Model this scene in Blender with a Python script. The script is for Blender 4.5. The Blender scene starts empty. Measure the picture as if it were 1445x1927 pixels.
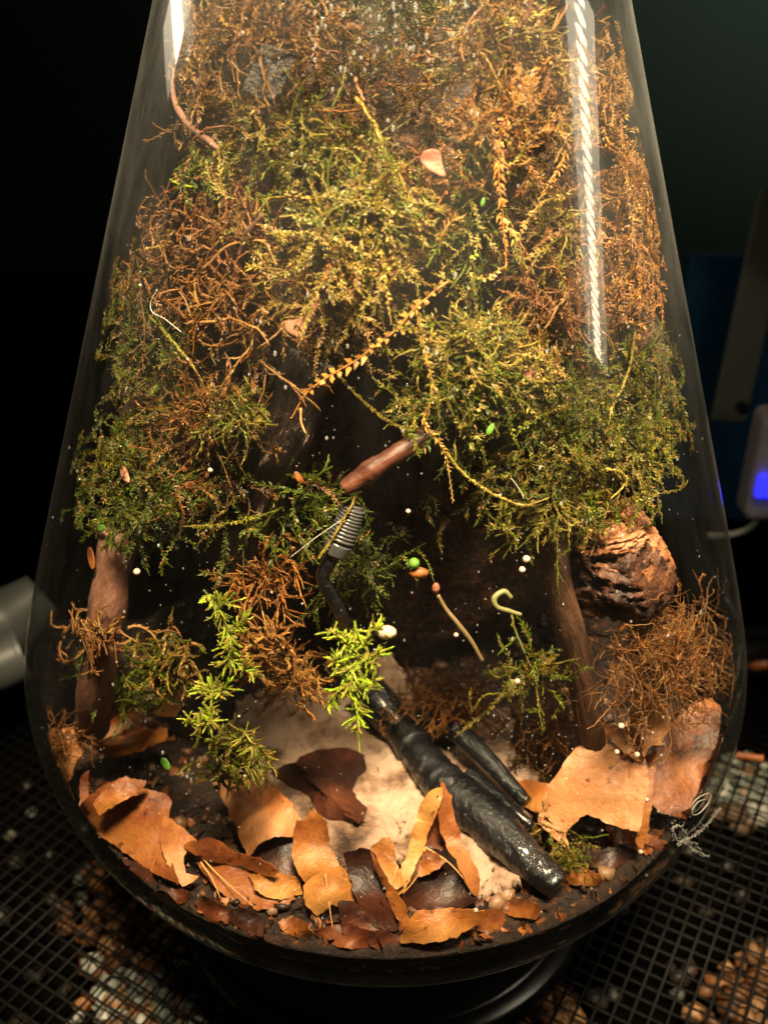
import bpy, bmesh, math, random
import numpy as np
from mathutils import Vector, Matrix, noise
from mathutils.geometry import delaunay_2d_cdt

RNG = np.random.default_rng(7)
random.seed(7)
scene = bpy.context.scene
COL = scene.collection

# ------------------------------------------------------------------ camera
PW, PH = 1445, 1927                       # photograph size, used to turn a picture point into a ray
FOV, PIT, ROLL = math.radians(55), math.radians(28), 0.0089
CAM = np.array([-0.001, -0.2856, 0.2774])
F = PH / 2 / math.tan(FOV / 2)
_c, _s = math.cos(PIT), math.sin(PIT)
FW = np.array([0, _c, -_s]); RT0 = np.array([1.0, 0, 0]); UP0 = np.array([0, _s, _c])
RT = math.cos(ROLL) * RT0 + math.sin(ROLL) * UP0
UP = -math.sin(ROLL) * RT0 + math.cos(ROLL) * UP0
cd = bpy.data.cameras.new('camera'); cam = bpy.data.objects.new('camera', cd); COL.objects.link(cam)
cam.matrix_world = Matrix(((RT[0], UP[0], -FW[0], CAM[0]), (RT[1], UP[1], -FW[1], CAM[1]), (RT[2], UP[2], -FW[2], CAM[2]), (0, 0, 0, 1)))
cd.sensor_fit = 'VERTICAL'; cd.sensor_height = 36; cd.lens = 18 / math.tan(FOV / 2)
cd.clip_start = 0.01; cd.clip_end = 20
cd.dof.use_dof = True; cd.dof.focus_distance = 0.25; cd.dof.aperture_fstop = 14
scene.camera = cam

# ------------------------------------------------------------------ world, lamps, exposure
world = bpy.data.worlds.new('World'); scene.world = world; world.use_nodes = True
bg = world.node_tree.nodes['Background']
bg.inputs['Color'].default_value = (0.8, 0.72, 0.52, 1); bg.inputs['Strength'].default_value = 0.016
vs = scene.view_settings
vs.view_transform = 'Standard'; vs.look = 'None'; vs.exposure = 0.0; vs.gamma = 1.0
scene.cycles.transparent_max_bounces = 40
scene.cycles.max_bounces = 10
scene.cycles.use_denoising = True
scene.cycles.sample_clamp_indirect = 4.0
WARM = (1.0, 0.78, 0.48)

def area_lamp(name, loc, target, sx, sy, power, color=WARM, spread=180):
    ld = bpy.data.lights.new(name, 'AREA'); ld.shape = 'RECTANGLE'; ld.size = sx; ld.size_y = sy
    ld.energy = power; ld.color = color; ld.spread = math.radians(spread)
    o = bpy.data.objects.new(name, ld); COL.objects.link(o); o.location = loc
    o.rotation_euler = (Vector(target) - Vector(loc)).to_track_quat('-Z', 'Y').to_euler()
    return o
# the desk lamp over the bottle
area_lamp('overhead_lamp', (0.04, -0.255, 0.74), (0.005, -0.02, 0.10), 0.20, 0.12, 1.1, spread=27)

# a lamp elsewhere in the room, high at the right, that glows on the wall
area_lamp('room_lamp', (0.85, 0.12, 0.72), (0.62, 1.0, 0.40), 0.08, 0.08, 1.0, color=(0.85, 1.0, 0.85), spread=85)

# ------------------------------------------------------------------ bottle profile
R0, ZC, RB, AL, BL = 0.12, 0.0787, 0.0486, 0.3137, 0.012
WALL = 0.003
def rad(z):
    z = np.asarray(z, float)
    lo = RB + (R0 - RB) * np.sqrt(np.clip(1 - (1 - z / ZC) ** 2, 0, 1))
    q = z - ZC
    hi = R0 - math.tan(AL) * (q - BL * (1 - np.exp(-np.maximum(q, 0) / BL)))
    return np.where(z < ZC, lo, np.maximum(hi, 0.03))
def ray(px, py):
    px = np.asarray(px, float); py = np.asarray(py, float)
    d = FW * F + (px - PW / 2)[..., None] * RT - (py - PH / 2)[..., None] * UP
    return d / np.linalg.norm(d, axis=-1, keepdims=True)
_T = np.linspace(0.1, 0.45, 700)
def front(px, py, inset=0.0045):
    """distance along the picture ray to the inner face of the glass"""
    px = np.atleast_1d(px).astype(float); py = np.atleast_1d(py).astype(float)
    d = ray(px, py); out = np.zeros(len(px))
    for a in range(0, len(px), 400):
        dd = d[a:a + 400]
        P = CAM + _T[None, :, None] * dd[:, None, :]
        g = np.hypot(P[..., 0], P[..., 1]) - (rad(P[..., 2]) - inset)
        g[P[..., 2] < 0.008] = 1
        ins = g < 0
        i = np.where(ins.any(1), ins.argmax(1), g.argmin(1))
        out[a:a + 400] = _T[i]
    return out
def inner(px, py, mm):
    """point mm behind the inner face of the front glass"""
    px = np.atleast_1d(px).astype(float); py = np.atleast_1d(py).astype(float)
    return CAM + (front(px, py) + np.asarray(mm, float) / 1000)[:, None] * ray(px, py)
def at(px, py, dist):
    return CAM + ray(px, py) * dist
def on_z(px, py, z):
    d = ray(px, py); t = (z - CAM[2]) / d[..., 2]
    return CAM + d * np.asarray(t)[..., None]
def keep_in(P, inset=0.0042):
    P = np.array(P, float); h = np.hypot(P[:, 0], P[:, 1]); m = rad(P[:, 2]) - inset
    k = np.minimum(1, m / np.maximum(h, 1e-6)); P[:, 0] *= k; P[:, 1] *= k
    P[:, 2] = np.maximum(P[:, 2], 0.008)
    return P

# ------------------------------------------------------------------ materials
def nodes(name):
    m = bpy.data.materials.new(name); m.use_nodes = True
    nt = m.node_tree; nt.nodes.clear()
    out = nt.nodes.new('ShaderNodeOutputMaterial')
    return m, nt, out
def N(nt, t, **kw):
    n = nt.nodes.new('ShaderNode' + t)
    for k, v in kw.items():
        if k in n.inputs: n.inputs[k].default_value = v
        else: setattr(n, k, v)
    return n
def ramp(nt, fac, stops):
    r = nt.nodes.new('ShaderNodeValToRGB'); nt.links.new(fac, r.inputs[0])
    el = r.color_ramp.elements
    while len(el) < len(stops): el.new(0.5)
    for e, (p, c) in zip(el, stops): e.position = p; e.color = (*c, 1)
    return r.outputs[0]
def math_node(nt, op, a, b=None):
    n = nt.nodes.new('ShaderNodeMath'); n.operation = op
    for i, v in enumerate((a, b)):
        if v is None: continue
        if isinstance(v, (int, float)): n.inputs[i].default_value = v
        else: nt.links.new(v, n.inputs[i])
    return n.outputs[0]
def mat_noise(name, stops, scale=200, detail=6, rough=0.6, bump=0.3, stretch=None, bscale=None, dist=0.0005, transl=0, coat=0, spec=0.5, rot=None):
    m, nt, out = nodes(name); L = nt.links
    tc = N(nt, 'TexCoord'); src = tc.outputs['Object']
    if stretch or rot:
        mp = nt.nodes.new('ShaderNodeMapping'); mp.inputs['Scale'].default_value = stretch or (1, 1, 1)
        if rot: mp.inputs['Rotation'].default_value = rot
        L.new(src, mp.inputs['Vector']); src = mp.outputs[0]
    nz = N(nt, 'TexNoise', Scale=scale, Detail=detail, Roughness=0.62); L.new(src, nz.inputs['Vector'])
    col = ramp(nt, nz.outputs['Fac'], stops)
    p = N(nt, 'BsdfPrincipled', Roughness=rough); p.inputs['Specular IOR Level'].default_value = spec
    p.inputs['Coat Weight'].default_value = coat; p.inputs['Coat Roughness'].default_value = 0.15
    L.new(col, p.inputs['Base Color'])
    if bump:
        n2 = N(nt, 'TexNoise', Scale=bscale or scale * 2, Detail=5, Roughness=0.6); L.new(src, n2.inputs['Vector'])
        b = N(nt, 'Bump', Strength=bump, Distance=dist); L.new(n2.outputs['Fac'], b.inputs['Height']); L.new(b.outputs[0], p.inputs['Normal'])
    last = p.outputs[0]
    if transl:
        t = N(nt, 'BsdfTranslucent'); L.new(col, t.inputs['Color'])
        mx = N(nt, 'MixShader', Fac=transl); L.new(last, mx.inputs[1]); L.new(t.outputs[0], mx.inputs[2]); last = mx.outputs[0]
    L.new(last, out.inputs['Surface'])
    return m
def mat_plain(name, col, rough=0.5, metal=0, emit=0, coat=0):
    m, nt, out = nodes(name)
    p = N(nt, 'BsdfPrincipled', Roughness=rough, Metallic=metal)
    p.inputs['Base Color'].default_value = (*col, 1); p.inputs['Coat Weight'].default_value = coat
    if emit:
        p.inputs['Emission Color'].default_value = (*col, 1); p.inputs['Emission Strength'].default_value = emit
    nt.links.new(p.outputs[0], out.inputs['Surface'])
    return m
def mat_tint(name, rough=0.42, transl=0.35, spec=0.5):
    m, nt, out = nodes(name); L = nt.links
    a = N(nt, 'Attribute', attribute_name='tint')
    tc = N(nt, 'TexCoord'); nz = N(nt, 'TexNoise', Scale=900, Detail=3); L.new(tc.outputs['Object'], nz.inputs['Vector'])
    hs = nt.nodes.new('ShaderNodeHueSaturation'); L.new(a.outputs['Color'], hs.inputs['Color'])
    L.new(math_node(nt, 'ADD', math_node(nt, 'MULTIPLY', nz.outputs['Fac'], 0.9), 0.55), hs.inputs['Value'])
    p = N(nt, 'BsdfPrincipled', Roughness=rough); p.inputs['Specular IOR Level'].default_value = spec
    L.new(hs.outputs[0], p.inputs['Base Color'])
    t = N(nt, 'BsdfTranslucent'); L.new(hs.outputs[0], t.inputs['Color'])
    mx = N(nt, 'MixShader', Fac=transl); L.new(p.outputs[0], mx.inputs[1]); L.new(t.outputs[0], mx.inputs[2])
    L.new(mx.outputs[0], out.inputs['Surface'])
    return m
def mat_glass(name, gloss, film):
    m, nt, out = nodes(name); L = nt.links
    lw = N(nt, 'LayerWeight', Blend=0.5)
    fac = lw.outputs['Facing']
    F5 = math_node(nt, 'ADD', math_node(nt, 'MULTIPLY', math_node(nt, 'POWER', fac, 5.0), 0.93 * gloss), 0.035 * gloss)
    tr = N(nt, 'BsdfTransparent'); tr.inputs[0].default_value = (0.985, 0.99, 0.985, 1)
    g1 = N(nt, 'BsdfGlossy', Roughness=0.025); g2 = N(nt, 'BsdfGlossy', Roughness=0.2)
    for g in (g1, g2): g.inputs['Color'].default_value = (1, 1, 1, 1)
    gl = N(nt, 'MixShader', Fac=0.14); L.new(g1.outputs[0], gl.inputs[1]); L.new(g2.outputs[0], gl.inputs[2])
    m1 = N(nt, 'MixShader'); L.new(F5, m1.inputs[0]); L.new(tr.outputs[0], m1.inputs[1]); L.new(gl.outputs[0], m1.inputs[2])
    # thin film of damp and dust on the glass; its base band imitates caught light
    tc = N(nt, 'TexCoord'); mpg = nt.nodes.new('ShaderNodeMapping'); mpg.inputs['Scale'].default_value = (1, 1, 0.3); L.new(tc.outputs['Object'], mpg.inputs['Vector'])
    nz = N(nt, 'TexNoise', Scale=45, Detail=8, Roughness=0.72); L.new(mpg.outputs[0], nz.inputs['Vector'])
    amt = ramp(nt, nz.outputs['Fac'], [(0.38, (0.12,) * 3), (0.68, (1.1,) * 3)])
    sx = N(nt, 'SeparateXYZ'); L.new(tc.outputs['Object'], sx.inputs[0])
    hz = math_node(nt, 'MULTIPLY', math_node(nt, 'SUBTRACT', sx.outputs['Z'], 0.165), 9.0)
    lowz = math_node(nt, 'MULTIPLY', math_node(nt, 'SUBTRACT', 0.075, sx.outputs['Z']), 4.0)  # pale band low down stands in for the glass base catching light
    hz = math_node(nt, 'MAXIMUM', math_node(nt, 'MAXIMUM', math_node(nt, 'MINIMUM', hz, 1.3), 0.1), lowz); amt = math_node(nt, 'MULTIPLY', amt, hz)
    k = math_node(nt, 'DIVIDE', math_node(nt, 'MULTIPLY', amt, film), math_node(nt, 'SUBTRACT', 1.07, fac))
    k = math_node(nt, 'MINIMUM', k, 0.5)
    df = N(nt, 'BsdfDiffuse'); df.inputs[0].default_value = (0.8, 0.82, 0.78, 1)
    tl = N(nt, 'BsdfTranslucent'); tl.inputs[0].default_value = (0.8, 0.82, 0.78, 1)
    m2 = N(nt, 'MixShader', Fac=0.5); L.new(df.outputs[0], m2.inputs[1]); L.new(tl.outputs[0], m2.inputs[2])
    m3 = N(nt, 'MixShader'); L.new(k, m3.inputs[0]); L.new(m1.outputs[0], m3.inputs[1]); L.new(m2.outputs[0], m3.inputs[2])
    L.new(m3.outputs[0], out.inputs['Surface'])
    return m
def mat_drop():
    m, nt, out = nodes('water'); L = nt.links
    lw = N(nt, 'LayerWeight', Blend=0.5)
    f = math_node(nt, 'ADD', math_node(nt, 'MULTIPLY', math_node(nt, 'POWER', lw.outputs['Facing'], 3.0), 0.6), 0.06)
    tr = N(nt, 'BsdfTransparent'); gl = N(nt, 'BsdfGlossy', Roughness=0.12)
    m1 = N(nt, 'MixShader'); L.new(f, m1.inputs[0]); L.new(tr.outputs[0], m1.inputs[1]); L.new(gl.outputs[0], m1.inputs[2])
    df = N(nt, 'BsdfDiffuse'); df.inputs[0].default_value = (0.85, 0.85, 0.82, 1)
    m2 = N(nt, 'MixShader', Fac=0.12); L.new(m1.outputs[0], m2.inputs[1]); L.new(df.outputs[0], m2.inputs[2])
    L.new(m2.outputs[0], out.inputs['Surface'])
    return m
M = {}
M['glass'] = mat_glass('bottle_glass', 1.0, 0.042); M['glass_inner'] = mat_glass('bottle_glass_inner', 0.12, 0.003)
M['water'] = mat_drop()
M['moss'] = mat_tint('moss', 0.45, 0.38, 0.32)
M['chips'] = mat_tint('chips', 0.5, 0.0)
M['gravel'] = mat_tint('gravel', 0.55, 0.0, 0.3)
M['pearl'] = mat_noise('pearl', [(0.35, (0.42, 0.24, 0.16)), (0.55, (0.6, 0.48, 0.38))], 900, 3, 0.3, 0.2, coat=0.5)
M['soil'] = mat_noise('soil', [(0.3, (0.004, 0.002, 0.001)), (0.55, (0.022, 0.009, 0.004)), (0.72, (0.075, 0.026, 0.01))], 240, bump=1, dist=0.003)
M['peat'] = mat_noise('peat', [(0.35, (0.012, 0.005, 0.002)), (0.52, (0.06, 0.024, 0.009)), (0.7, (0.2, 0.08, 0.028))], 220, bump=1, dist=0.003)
M['slab'] = mat_noise('slab', [(0.36, (0.05, 0.022, 0.012)), (0.45, (0.2, 0.115, 0.07)), (0.54, (0.34, 0.22, 0.15)), (0.75, (0.43, 0.31, 0.23))], 75, 12, 0.6, 0.9, bscale=420, dist=0.0015)
M['bark_red'] = mat_noise('bark_red', [(0.35, (0.025, 0.007, 0.003)), (0.55, (0.085, 0.024, 0.01)), (0.75, (0.19, 0.07, 0.03))], 160, 6, 0.5, 0.8, stretch=(1, 1, 0.12), dist=0.001)
M['bark_brown'] = mat_noise('bark_brown', [(0.3, (0.03, 0.014, 0.008)), (0.55, (0.11, 0.05, 0.026)), (0.8, (0.22, 0.12, 0.07))], 320, 7, 0.6, 1, stretch=(1, 1, 0.07), dist=0.0015)
M['bark_pink'] = mat_noise('bark_pink', [(0.32, (0.05, 0.018, 0.01)), (0.5, (0.15, 0.065, 0.04)), (0.75, (0.26, 0.14, 0.1))], 110, 8, 0.6, 1, stretch=(1, 1, 0.3), dist=0.0016)
M['trunk'] = mat_noise('trunk', [(0.48, (0.006, 0.003, 0.002)), (0.62, (0.02, 0.011, 0.007)), (0.66, (0.26, 0.2, 0.17))], 330, 7, 0.4, 1, stretch=(1, 1, 0.2), dist=0.002)
M['driftwood'] = mat_noise('driftwood', [(0.32, (0.05, 0.016, 0.007)), (0.5, (0.26, 0.095, 0.035)), (0.75, (0.46, 0.2, 0.085))], 110, 8, 0.55, 1, dist=0.002)
M['driftwood_dark'] = mat_noise('driftwood_dark', [(0.35, (0.015, 0.006, 0.004)), (0.55, (0.07, 0.024, 0.01)), (0.8, (0.2, 0.08, 0.03))], 130, 8, 0.5, 1, dist=0.002)
M['black_plastic'] = mat_noise('black_plastic', [(0.4, (0.004, 0.004, 0.005)), (0.66, (0.01, 0.01, 0.012)), (0.8, (0.06, 0.045, 0.03))], 160, 8, 0.2, 0.8, bscale=420, dist=0.0016, coat=.4)
M['grip_sheen'] = mat_noise('grip_sheen', [(0.3, (0.035, 0.035, 0.036)), (0.8, (0.07, 0.07, 0.068))], 200, 4, 0.3, 0.3)  # grey tone imitates the sheen of light on the black grip
M['black_metal'] = mat_plain('black_metal', (0.003, 0.0033, 0.003), 0.6); M['black_metal'].node_tree.nodes['Principled BSDF'].inputs['Specular IOR Level'].default_value = 0.18
M['stand'] = mat_plain('stand', (0.006, 0.006, 0.006), 0.28)
M['charcoal'] = mat_noise('charcoal', [(0.3, (0.01, 0.009, 0.008)), (0.7, (0.09, 0.075, 0.065))], 500, 4, 0.35, 1, bscale=900, dist=0.002)
def mat_leaf(name, a, b, c, transl=0.3):
    m, nt, out = nodes(name); L = nt.links
    tc = N(nt, 'TexCoord'); src = tc.outputs['Object']
    nz = N(nt, 'TexNoise', Scale=48, Detail=8, Roughness=0.66); L.new(src, nz.inputs['Vector'])
    oi = N(nt, 'ObjectInfo'); sh = math_node(nt, 'ADD', nz.outputs['Fac'], math_node(nt, 'MULTIPLY', math_node(nt, 'SUBTRACT', oi.outputs['Random'], 0.5), 0.3))
    col = ramp(nt, sh, [(0.28, tuple(v * .3 for v in a)), (0.4, a), (0.52, b), (0.66, c)])
    sp = N(nt, 'TexNoise', Scale=330, Detail=2); L.new(src, sp.inputs['Vector'])
    spots = ramp(nt, sp.outputs['Fac'], [(0.28, (0.25, 0.18, 0.13)), (0.36, (1, 1, 1))])
    mxc = nt.nodes.new('ShaderNodeMix'); mxc.data_type = 'RGBA'; mxc.blend_type = 'MULTIPLY'; mxc.inputs[0].default_value = 0.85
    L.new(col, mxc.inputs[6]); L.new(spots, mxc.inputs[7]); col = mxc.outputs[2]
    p = N(nt, 'BsdfPrincipled', Roughness=0.5)
    wp = N(nt, 'TexNoise', Scale=90, Detail=3); L.new(src, wp.inputs['Vector'])
    ad = nt.nodes.new('ShaderNodeMix'); ad.data_type = 'VECTOR'; ad.inputs[0].default_value = 0.012; L.new(src, ad.inputs[4]); L.new(wp.outputs['Color'], ad.inputs[5])
    vo = N(nt, 'TexVoronoi', Scale=330); vo.feature = 'DISTANCE_TO_EDGE'; L.new(ad.outputs[1], vo.inputs['Vector'])
    vein = ramp(nt, vo.outputs['Distance'], [(0.0, (1.25, 1.2, 1.1)), (0.07, (1, 1, 1)), (1, (.9, .88, .86))])
    mv = nt.nodes.new('ShaderNodeMix'); mv.data_type = 'RGBA'; mv.blend_type = 'MULTIPLY'; mv.inputs[0].default_value = 0.8
    L.new(col, mv.inputs[6]); L.new(vein, mv.inputs[7]); col = mv.outputs[2]; L.new(col, p.inputs['Base Color'])
    n2 = N(nt, 'TexNoise', Scale=420, Detail=6); L.new(src, n2.inputs['Vector'])
    h = math_node(nt, 'ADD', math_node(nt, 'MULTIPLY', math_node(nt, 'MINIMUM', vo.outputs['Distance'], 0.12), 2.0), n2.outputs['Fac'])
    b_ = N(nt, 'Bump', Strength=0.6, Distance=0.0004); L.new(h, b_.inputs['Height']); L.new(b_.outputs[0], p.inputs['Normal'])
    t = N(nt, 'BsdfTranslucent'); L.new(col, t.inputs['Color'])
    mx = N(nt, 'MixShader', Fac=transl); L.new(p.outputs[0], mx.inputs[1]); L.new(t.outputs[0], mx.inputs[2])
    L.new(mx.outputs[0], out.inputs['Surface'])
    return m
M['leaf_pale'] = mat_leaf('leaf_pale', (0.28, 0.085, 0.022), (0.46, 0.17, 0.05), (0.54, 0.25, 0.1))
M['leaf_orange'] = mat_leaf('leaf_orange', (0.24, 0.07, 0.015), (0.42, 0.15, 0.03), (0.55, 0.25, 0.07))
M['leaf_yellow'] = mat_leaf('leaf_yellow', (0.26, 0.09, 0.018), (0.42, 0.17, 0.035), (0.52, 0.26, 0.075))
M['leaf_rust'] = mat_leaf('leaf_rust', (0.12, 0.03, 0.01), (0.25, 0.07, 0.018), (0.36, 0.13, 0.03))
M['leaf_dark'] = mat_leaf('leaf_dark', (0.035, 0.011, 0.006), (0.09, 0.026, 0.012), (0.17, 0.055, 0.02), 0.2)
M['leaf_vein'] = mat_plain('leaf_vein', (0.55, 0.27, 0.09), 0.5)

# ------------------------------------------------------------------ object helpers
def tag(o, label=None, cat=None, group=None, kind=None):
    if label: o['label'] = label
    if cat: o['category'] = cat
    if group: o['group'] = group
    if kind: o['kind'] = kind
    return o
def link(name, me, parent=None, loc=None):
    o = bpy.data.objects.new(name, me); COL.objects.link(o)
    if parent is not None:
        o.parent = parent
        if loc is not None: o.location = Vector(loc) - parent.location
    elif loc is not None: o.location = loc
    return o
def empty(name, loc, label=None, cat=None, group=None):
    o = bpy.data.objects.new(name, None); COL.objects.link(o); o.location = loc; o.empty_display_size = 0.01
    return tag(o, label, cat, group)
def tri_mesh(name, V, T, mat, tint=None, smooth=False):
    V = np.asarray(V, np.float32); T = np.asarray(T, np.int32)
    me = bpy.data.meshes.new(name)
    me.vertices.add(len(V)); me.vertices.foreach_set('co', V.ravel())
    me.loops.add(T.size); me.loops.foreach_set('vertex_index', T.ravel())
    me.polygons.add(len(T)); me.polygons.foreach_set('loop_start', np.arange(0, T.size, 3, dtype=np.int32))
    me.polygons.foreach_set('loop_total', np.full(len(T), 3, np.int32))
    if smooth: me.polygons.foreach_set('use_smooth', np.ones(len(T), bool))
    me.update(calc_edges=True)
    if tint is not None:
        a = me.attributes.new('tint', 'FLOAT_COLOR', 'POINT')
        c = np.ones((len(V), 4), np.float32); c[:, :3] = tint
        a.data.foreach_set('color', c.ravel())
    me.materials.append(mat)
    return me
class MB:
    """collects triangles in world coordinates and links them as one mesh object"""
    def __init__(self): self.v = []; self.t = []; self.c = []; self.n = 0
    def add(self, V, T, c=(1, 1, 1)):
        V = np.asarray(V, float); T = np.asarray(T, int)
        self.v.append(V); self.t.append(T + self.n); self.n += len(V)
        c = np.asarray(c, float); self.c.append(np.broadcast_to(c, (len(V), 3)))
    def build(self, name, mat, parent=None, smooth=False, origin=None):
        V = np.concatenate(self.v); T = np.concatenate(self.t)
        o0 = np.array(origin if origin is not None else V.mean(0))
        me = tri_mesh(name, V - o0, T, mat, np.concatenate(self.c), smooth)
        return link(name, me, parent, o0)
def quads(q):
    q = np.asarray(q, int); return np.concatenate([q[:, [0, 1, 2]], q[:, [0, 2, 3]]])
def catmull(P, n):
    P = np.asarray(P, float)
    if len(P) == 2: return P[0] + (P[1] - P[0]) * np.linspace(0, 1, n)[:, None]
    Q = np.concatenate([[2 * P[0] - P[1]], P, [2 * P[-1] - P[-2]]])
    u = np.linspace(0, len(P) - 1 - 1e-9, n); i = u.astype(int); t = (u - i)[:, None]
    a, b, c, d = Q[i], Q[i + 1], Q[i + 2], Q[i + 3]
    return 0.5 * (2 * b + (c - a) * t + (2 * a - 5 * b + 4 * c - d) * t ** 2 + (3 * b - a - 3 * c + d) * t ** 3)
def unit(v): return v / np.maximum(np.linalg.norm(v, axis=-1, keepdims=True), 1e-9)
def frames(P):
    T = unit(np.gradient(P, axis=0))
    ref = np.array([0.31, -0.8, 0.51]) 
    A = unit(np.cross(T, ref) + 1e-6); B = np.cross(T, A)
    return T, A, B
def tube(P, r, sides=8, rough=0, cap=True):
    n = len(P); T, A, B = frames(P); r = np.broadcast_to(np.asarray(r, float), (n,))
    th = np.linspace(0, 2 * math.pi, sides, endpoint=False)
    rr = r[:, None] * np.ones(sides)
    if rough: rr = rr * (1 + 0.3 * rough * (RNG.random((n, sides)) - 0.5) + rough * (RNG.random(sides) - 0.5)[None])
    V = P[:, None] + rr[..., None] * (np.cos(th)[None, :, None] * A[:, None] + np.sin(th)[None, :, None] * B[:, None])
    V = V.reshape(-1, 3); q = []
    i = np.arange(n - 1)[:, None] * sides; j = np.arange(sides)[None]; k = (j + 1) % sides
    q = np.stack([i + j, i + k, i + sides + k, i + sides + j], -1).reshape(-1, 4)
    Tn = quads(q)
    if cap:
        V = np.concatenate([V, [P[0], P[-1]]]); c0, c1 = n * sides, n * sides + 1; s = np.arange(sides); s2 = (s + 1) % sides
        Tn = np.concatenate([Tn, np.stack([np.full(sides, c0), s2, s], -1), np.stack([np.full(sides, c1), (n - 1) * sides + s, (n - 1) * sides + s2], -1)])
    return V, Tn
def ico(sub=1):
    bm = bmesh.new(); bmesh.ops.create_icosphere(bm, subdivisions=sub, radius=1)
    V = np.array([v.co[:] for v in bm.verts]); T = np.array([[v.index for v in f.verts] for f in bm.faces]); bm.free()
    return V, T
ICO1, ICO2, ICO3, ICO4 = ico(1), ico(2), ico(3), ico(5)
def lump(center, radii, amp, freq, seed, base=ICO3, rot=None):
    V, T = base; V = V.copy()
    o = np.array([seed * 3.17, seed * 1.31, seed * 7.7])
    d = np.array([noise.fractal(Vector(v * freq + o), 0.8, 2.1, 4) for v in V])
    V = V * (1 + amp * d)[:, None] * np.asarray(radii)
    if rot is not None: V = V @ np.array(Matrix.Rotation(rot[0], 3, rot[1])).T
    return V + np.asarray(center), T
def box(mb, lo, hi, c=(1, 1, 1)):
    x0, y0, z0 = lo; x1, y1, z1 = hi
    V = [(x0, y0, z0), (x1, y0, z0), (x1, y1, z0), (x0, y1, z0), (x0, y0, z1), (x1, y0, z1), (x1, y1, z1), (x0, y1, z1)]
    mb.add(V, quads([(0, 3, 2, 1), (4, 5, 6, 7), (0, 1, 5, 4), (1, 2, 6, 5), (2, 3, 7, 6), (3, 0, 4, 7)]), c)
def bevel_box(name, mat, parent, center, size, bev, rot=(0, 0, 0), seg=3):
    bm = bmesh.new(); bmesh.ops.create_cube(bm, size=1)
    for v in bm.verts: v.co = Vector((v.co.x * size[0], v.co.y * size[1], v.co.z * size[2]))
    bmesh.ops.bevel(bm, geom=bm.edges[:], offset=bev, segments=seg, profile=0.5, affect='EDGES')
    me = bpy.data.meshes.new(name); bm.to_mesh(me); bm.free(); me.materials.append(mat)
    o = link(name, me, parent, center); o.rotation_euler = rot
    return o

# ------------------------------------------------------------------ the glass bottle
bottle = empty('glass_bottle', (0, 0, 0), 'large clear cone shaped glass bottle holding the moss, wood and dry leaves', 'bottle')
def revolve(prof, seg=160):
    th = np.linspace(0, 2 * math.pi, seg, endpoint=False); n = len(prof)
    V = np.stack([prof[:, 0][:, None] * np.cos(th), prof[:, 0][:, None] * np.sin(th), np.repeat(prof[:, 1][:, None], seg, 1)], -1).reshape(-1, 3)
    i = np.arange(n - 1)[:, None] * seg; j = np.arange(seg)[None]; k = (j + 1) % seg
    return V, quads(np.stack([i + j, i + k, i + seg + k, i + seg + j], -1).reshape(-1, 4))
zz = np.concatenate([ZC * (1 - np.cos(np.linspace(0.0, math.pi / 2, 26))), np.linspace(ZC + 0.004, 0.42, 60)])
outer = np.stack([rad(zz), zz], -1); outer = np.concatenate([[[0.0005, 0.0]], outer])
zi = np.concatenate([[0.0061], 0.006 + (ZC - 0.006) * (1 - np.cos(np.linspace(0.15, math.pi / 2, 24))), np.linspace(ZC + 0.004, 0.42, 60)])
innerp = np.stack([rad(zi) - WALL, zi], -1); innerp[:, 0] -= 0.004 * np.exp(-zi / 0.02)
innerp = np.concatenate([[[0.0005, 0.006]], innerp])
w = MB(); V, T = revolve(outer); w.add(V, T)
lipV, lipT = revolve(np.array([[rad(0.42) - WALL, 0.42], [rad(0.42), 0.42]])); w.add(lipV, lipT)
w.build('wall', M['glass'], bottle, smooth=True, origin=(0, 0, 0))
w = MB(); V, T = revolve(innerp[::-1]); w.add(V, T); w.build('inner_face', M['glass_inner'], bottle, smooth=True, origin=(0, 0, 0))

# ------------------------------------------------------------------ soil inside the bottle
def soil_z(x, y):
    return 0.046 + 0.05 * np.maximum(0, -y - 0.01) + 0.06 * np.maximum(0, np.abs(x) - 0.06)
def soil_obj():
    mb = MB(); seg, ring = 120, 36
    V = []
    for k in range(ring + 1):
        f = k / ring
        for s in range(seg):
            a = 2 * math.pi * s / seg
            z = 0.05
            for _ in range(4):
                r = (float(rad(z)) - 0.0048) * f; x, y = r * math.cos(a), r * math.sin(a); z = float(soil_z(x, y))
            nz = noise.fractal(Vector((x, y, 0)) * 60, 0.9, 2, 4) * 0.0022
            V.append((x, y, z + nz * (0.4 + 0.6 * (f < 0.97))))
    for z in np.linspace(0.045, 0.00751, 9):
        for s in range(seg):
            a = 2 * math.pi * s / seg; r = float(rad(z)) - 0.0048 - 0.004 * math.exp(-z / 0.02)
            V.append((r * math.cos(a), r * math.sin(a), z))
    q = []
    for k in range(ring + 9):
        for s in range(seg):
            s2 = (s + 1) % seg
            q.append((k * seg + s, (k + 1) * seg + s, (k + 1) * seg + s2, k * seg + s2))
    mb.add(V, quads(q)); o = mb.build('soil', M['soil'], smooth=True, origin=(0, 0, 0.03)); tag(o, kind='structure')
soil_obj()
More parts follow.
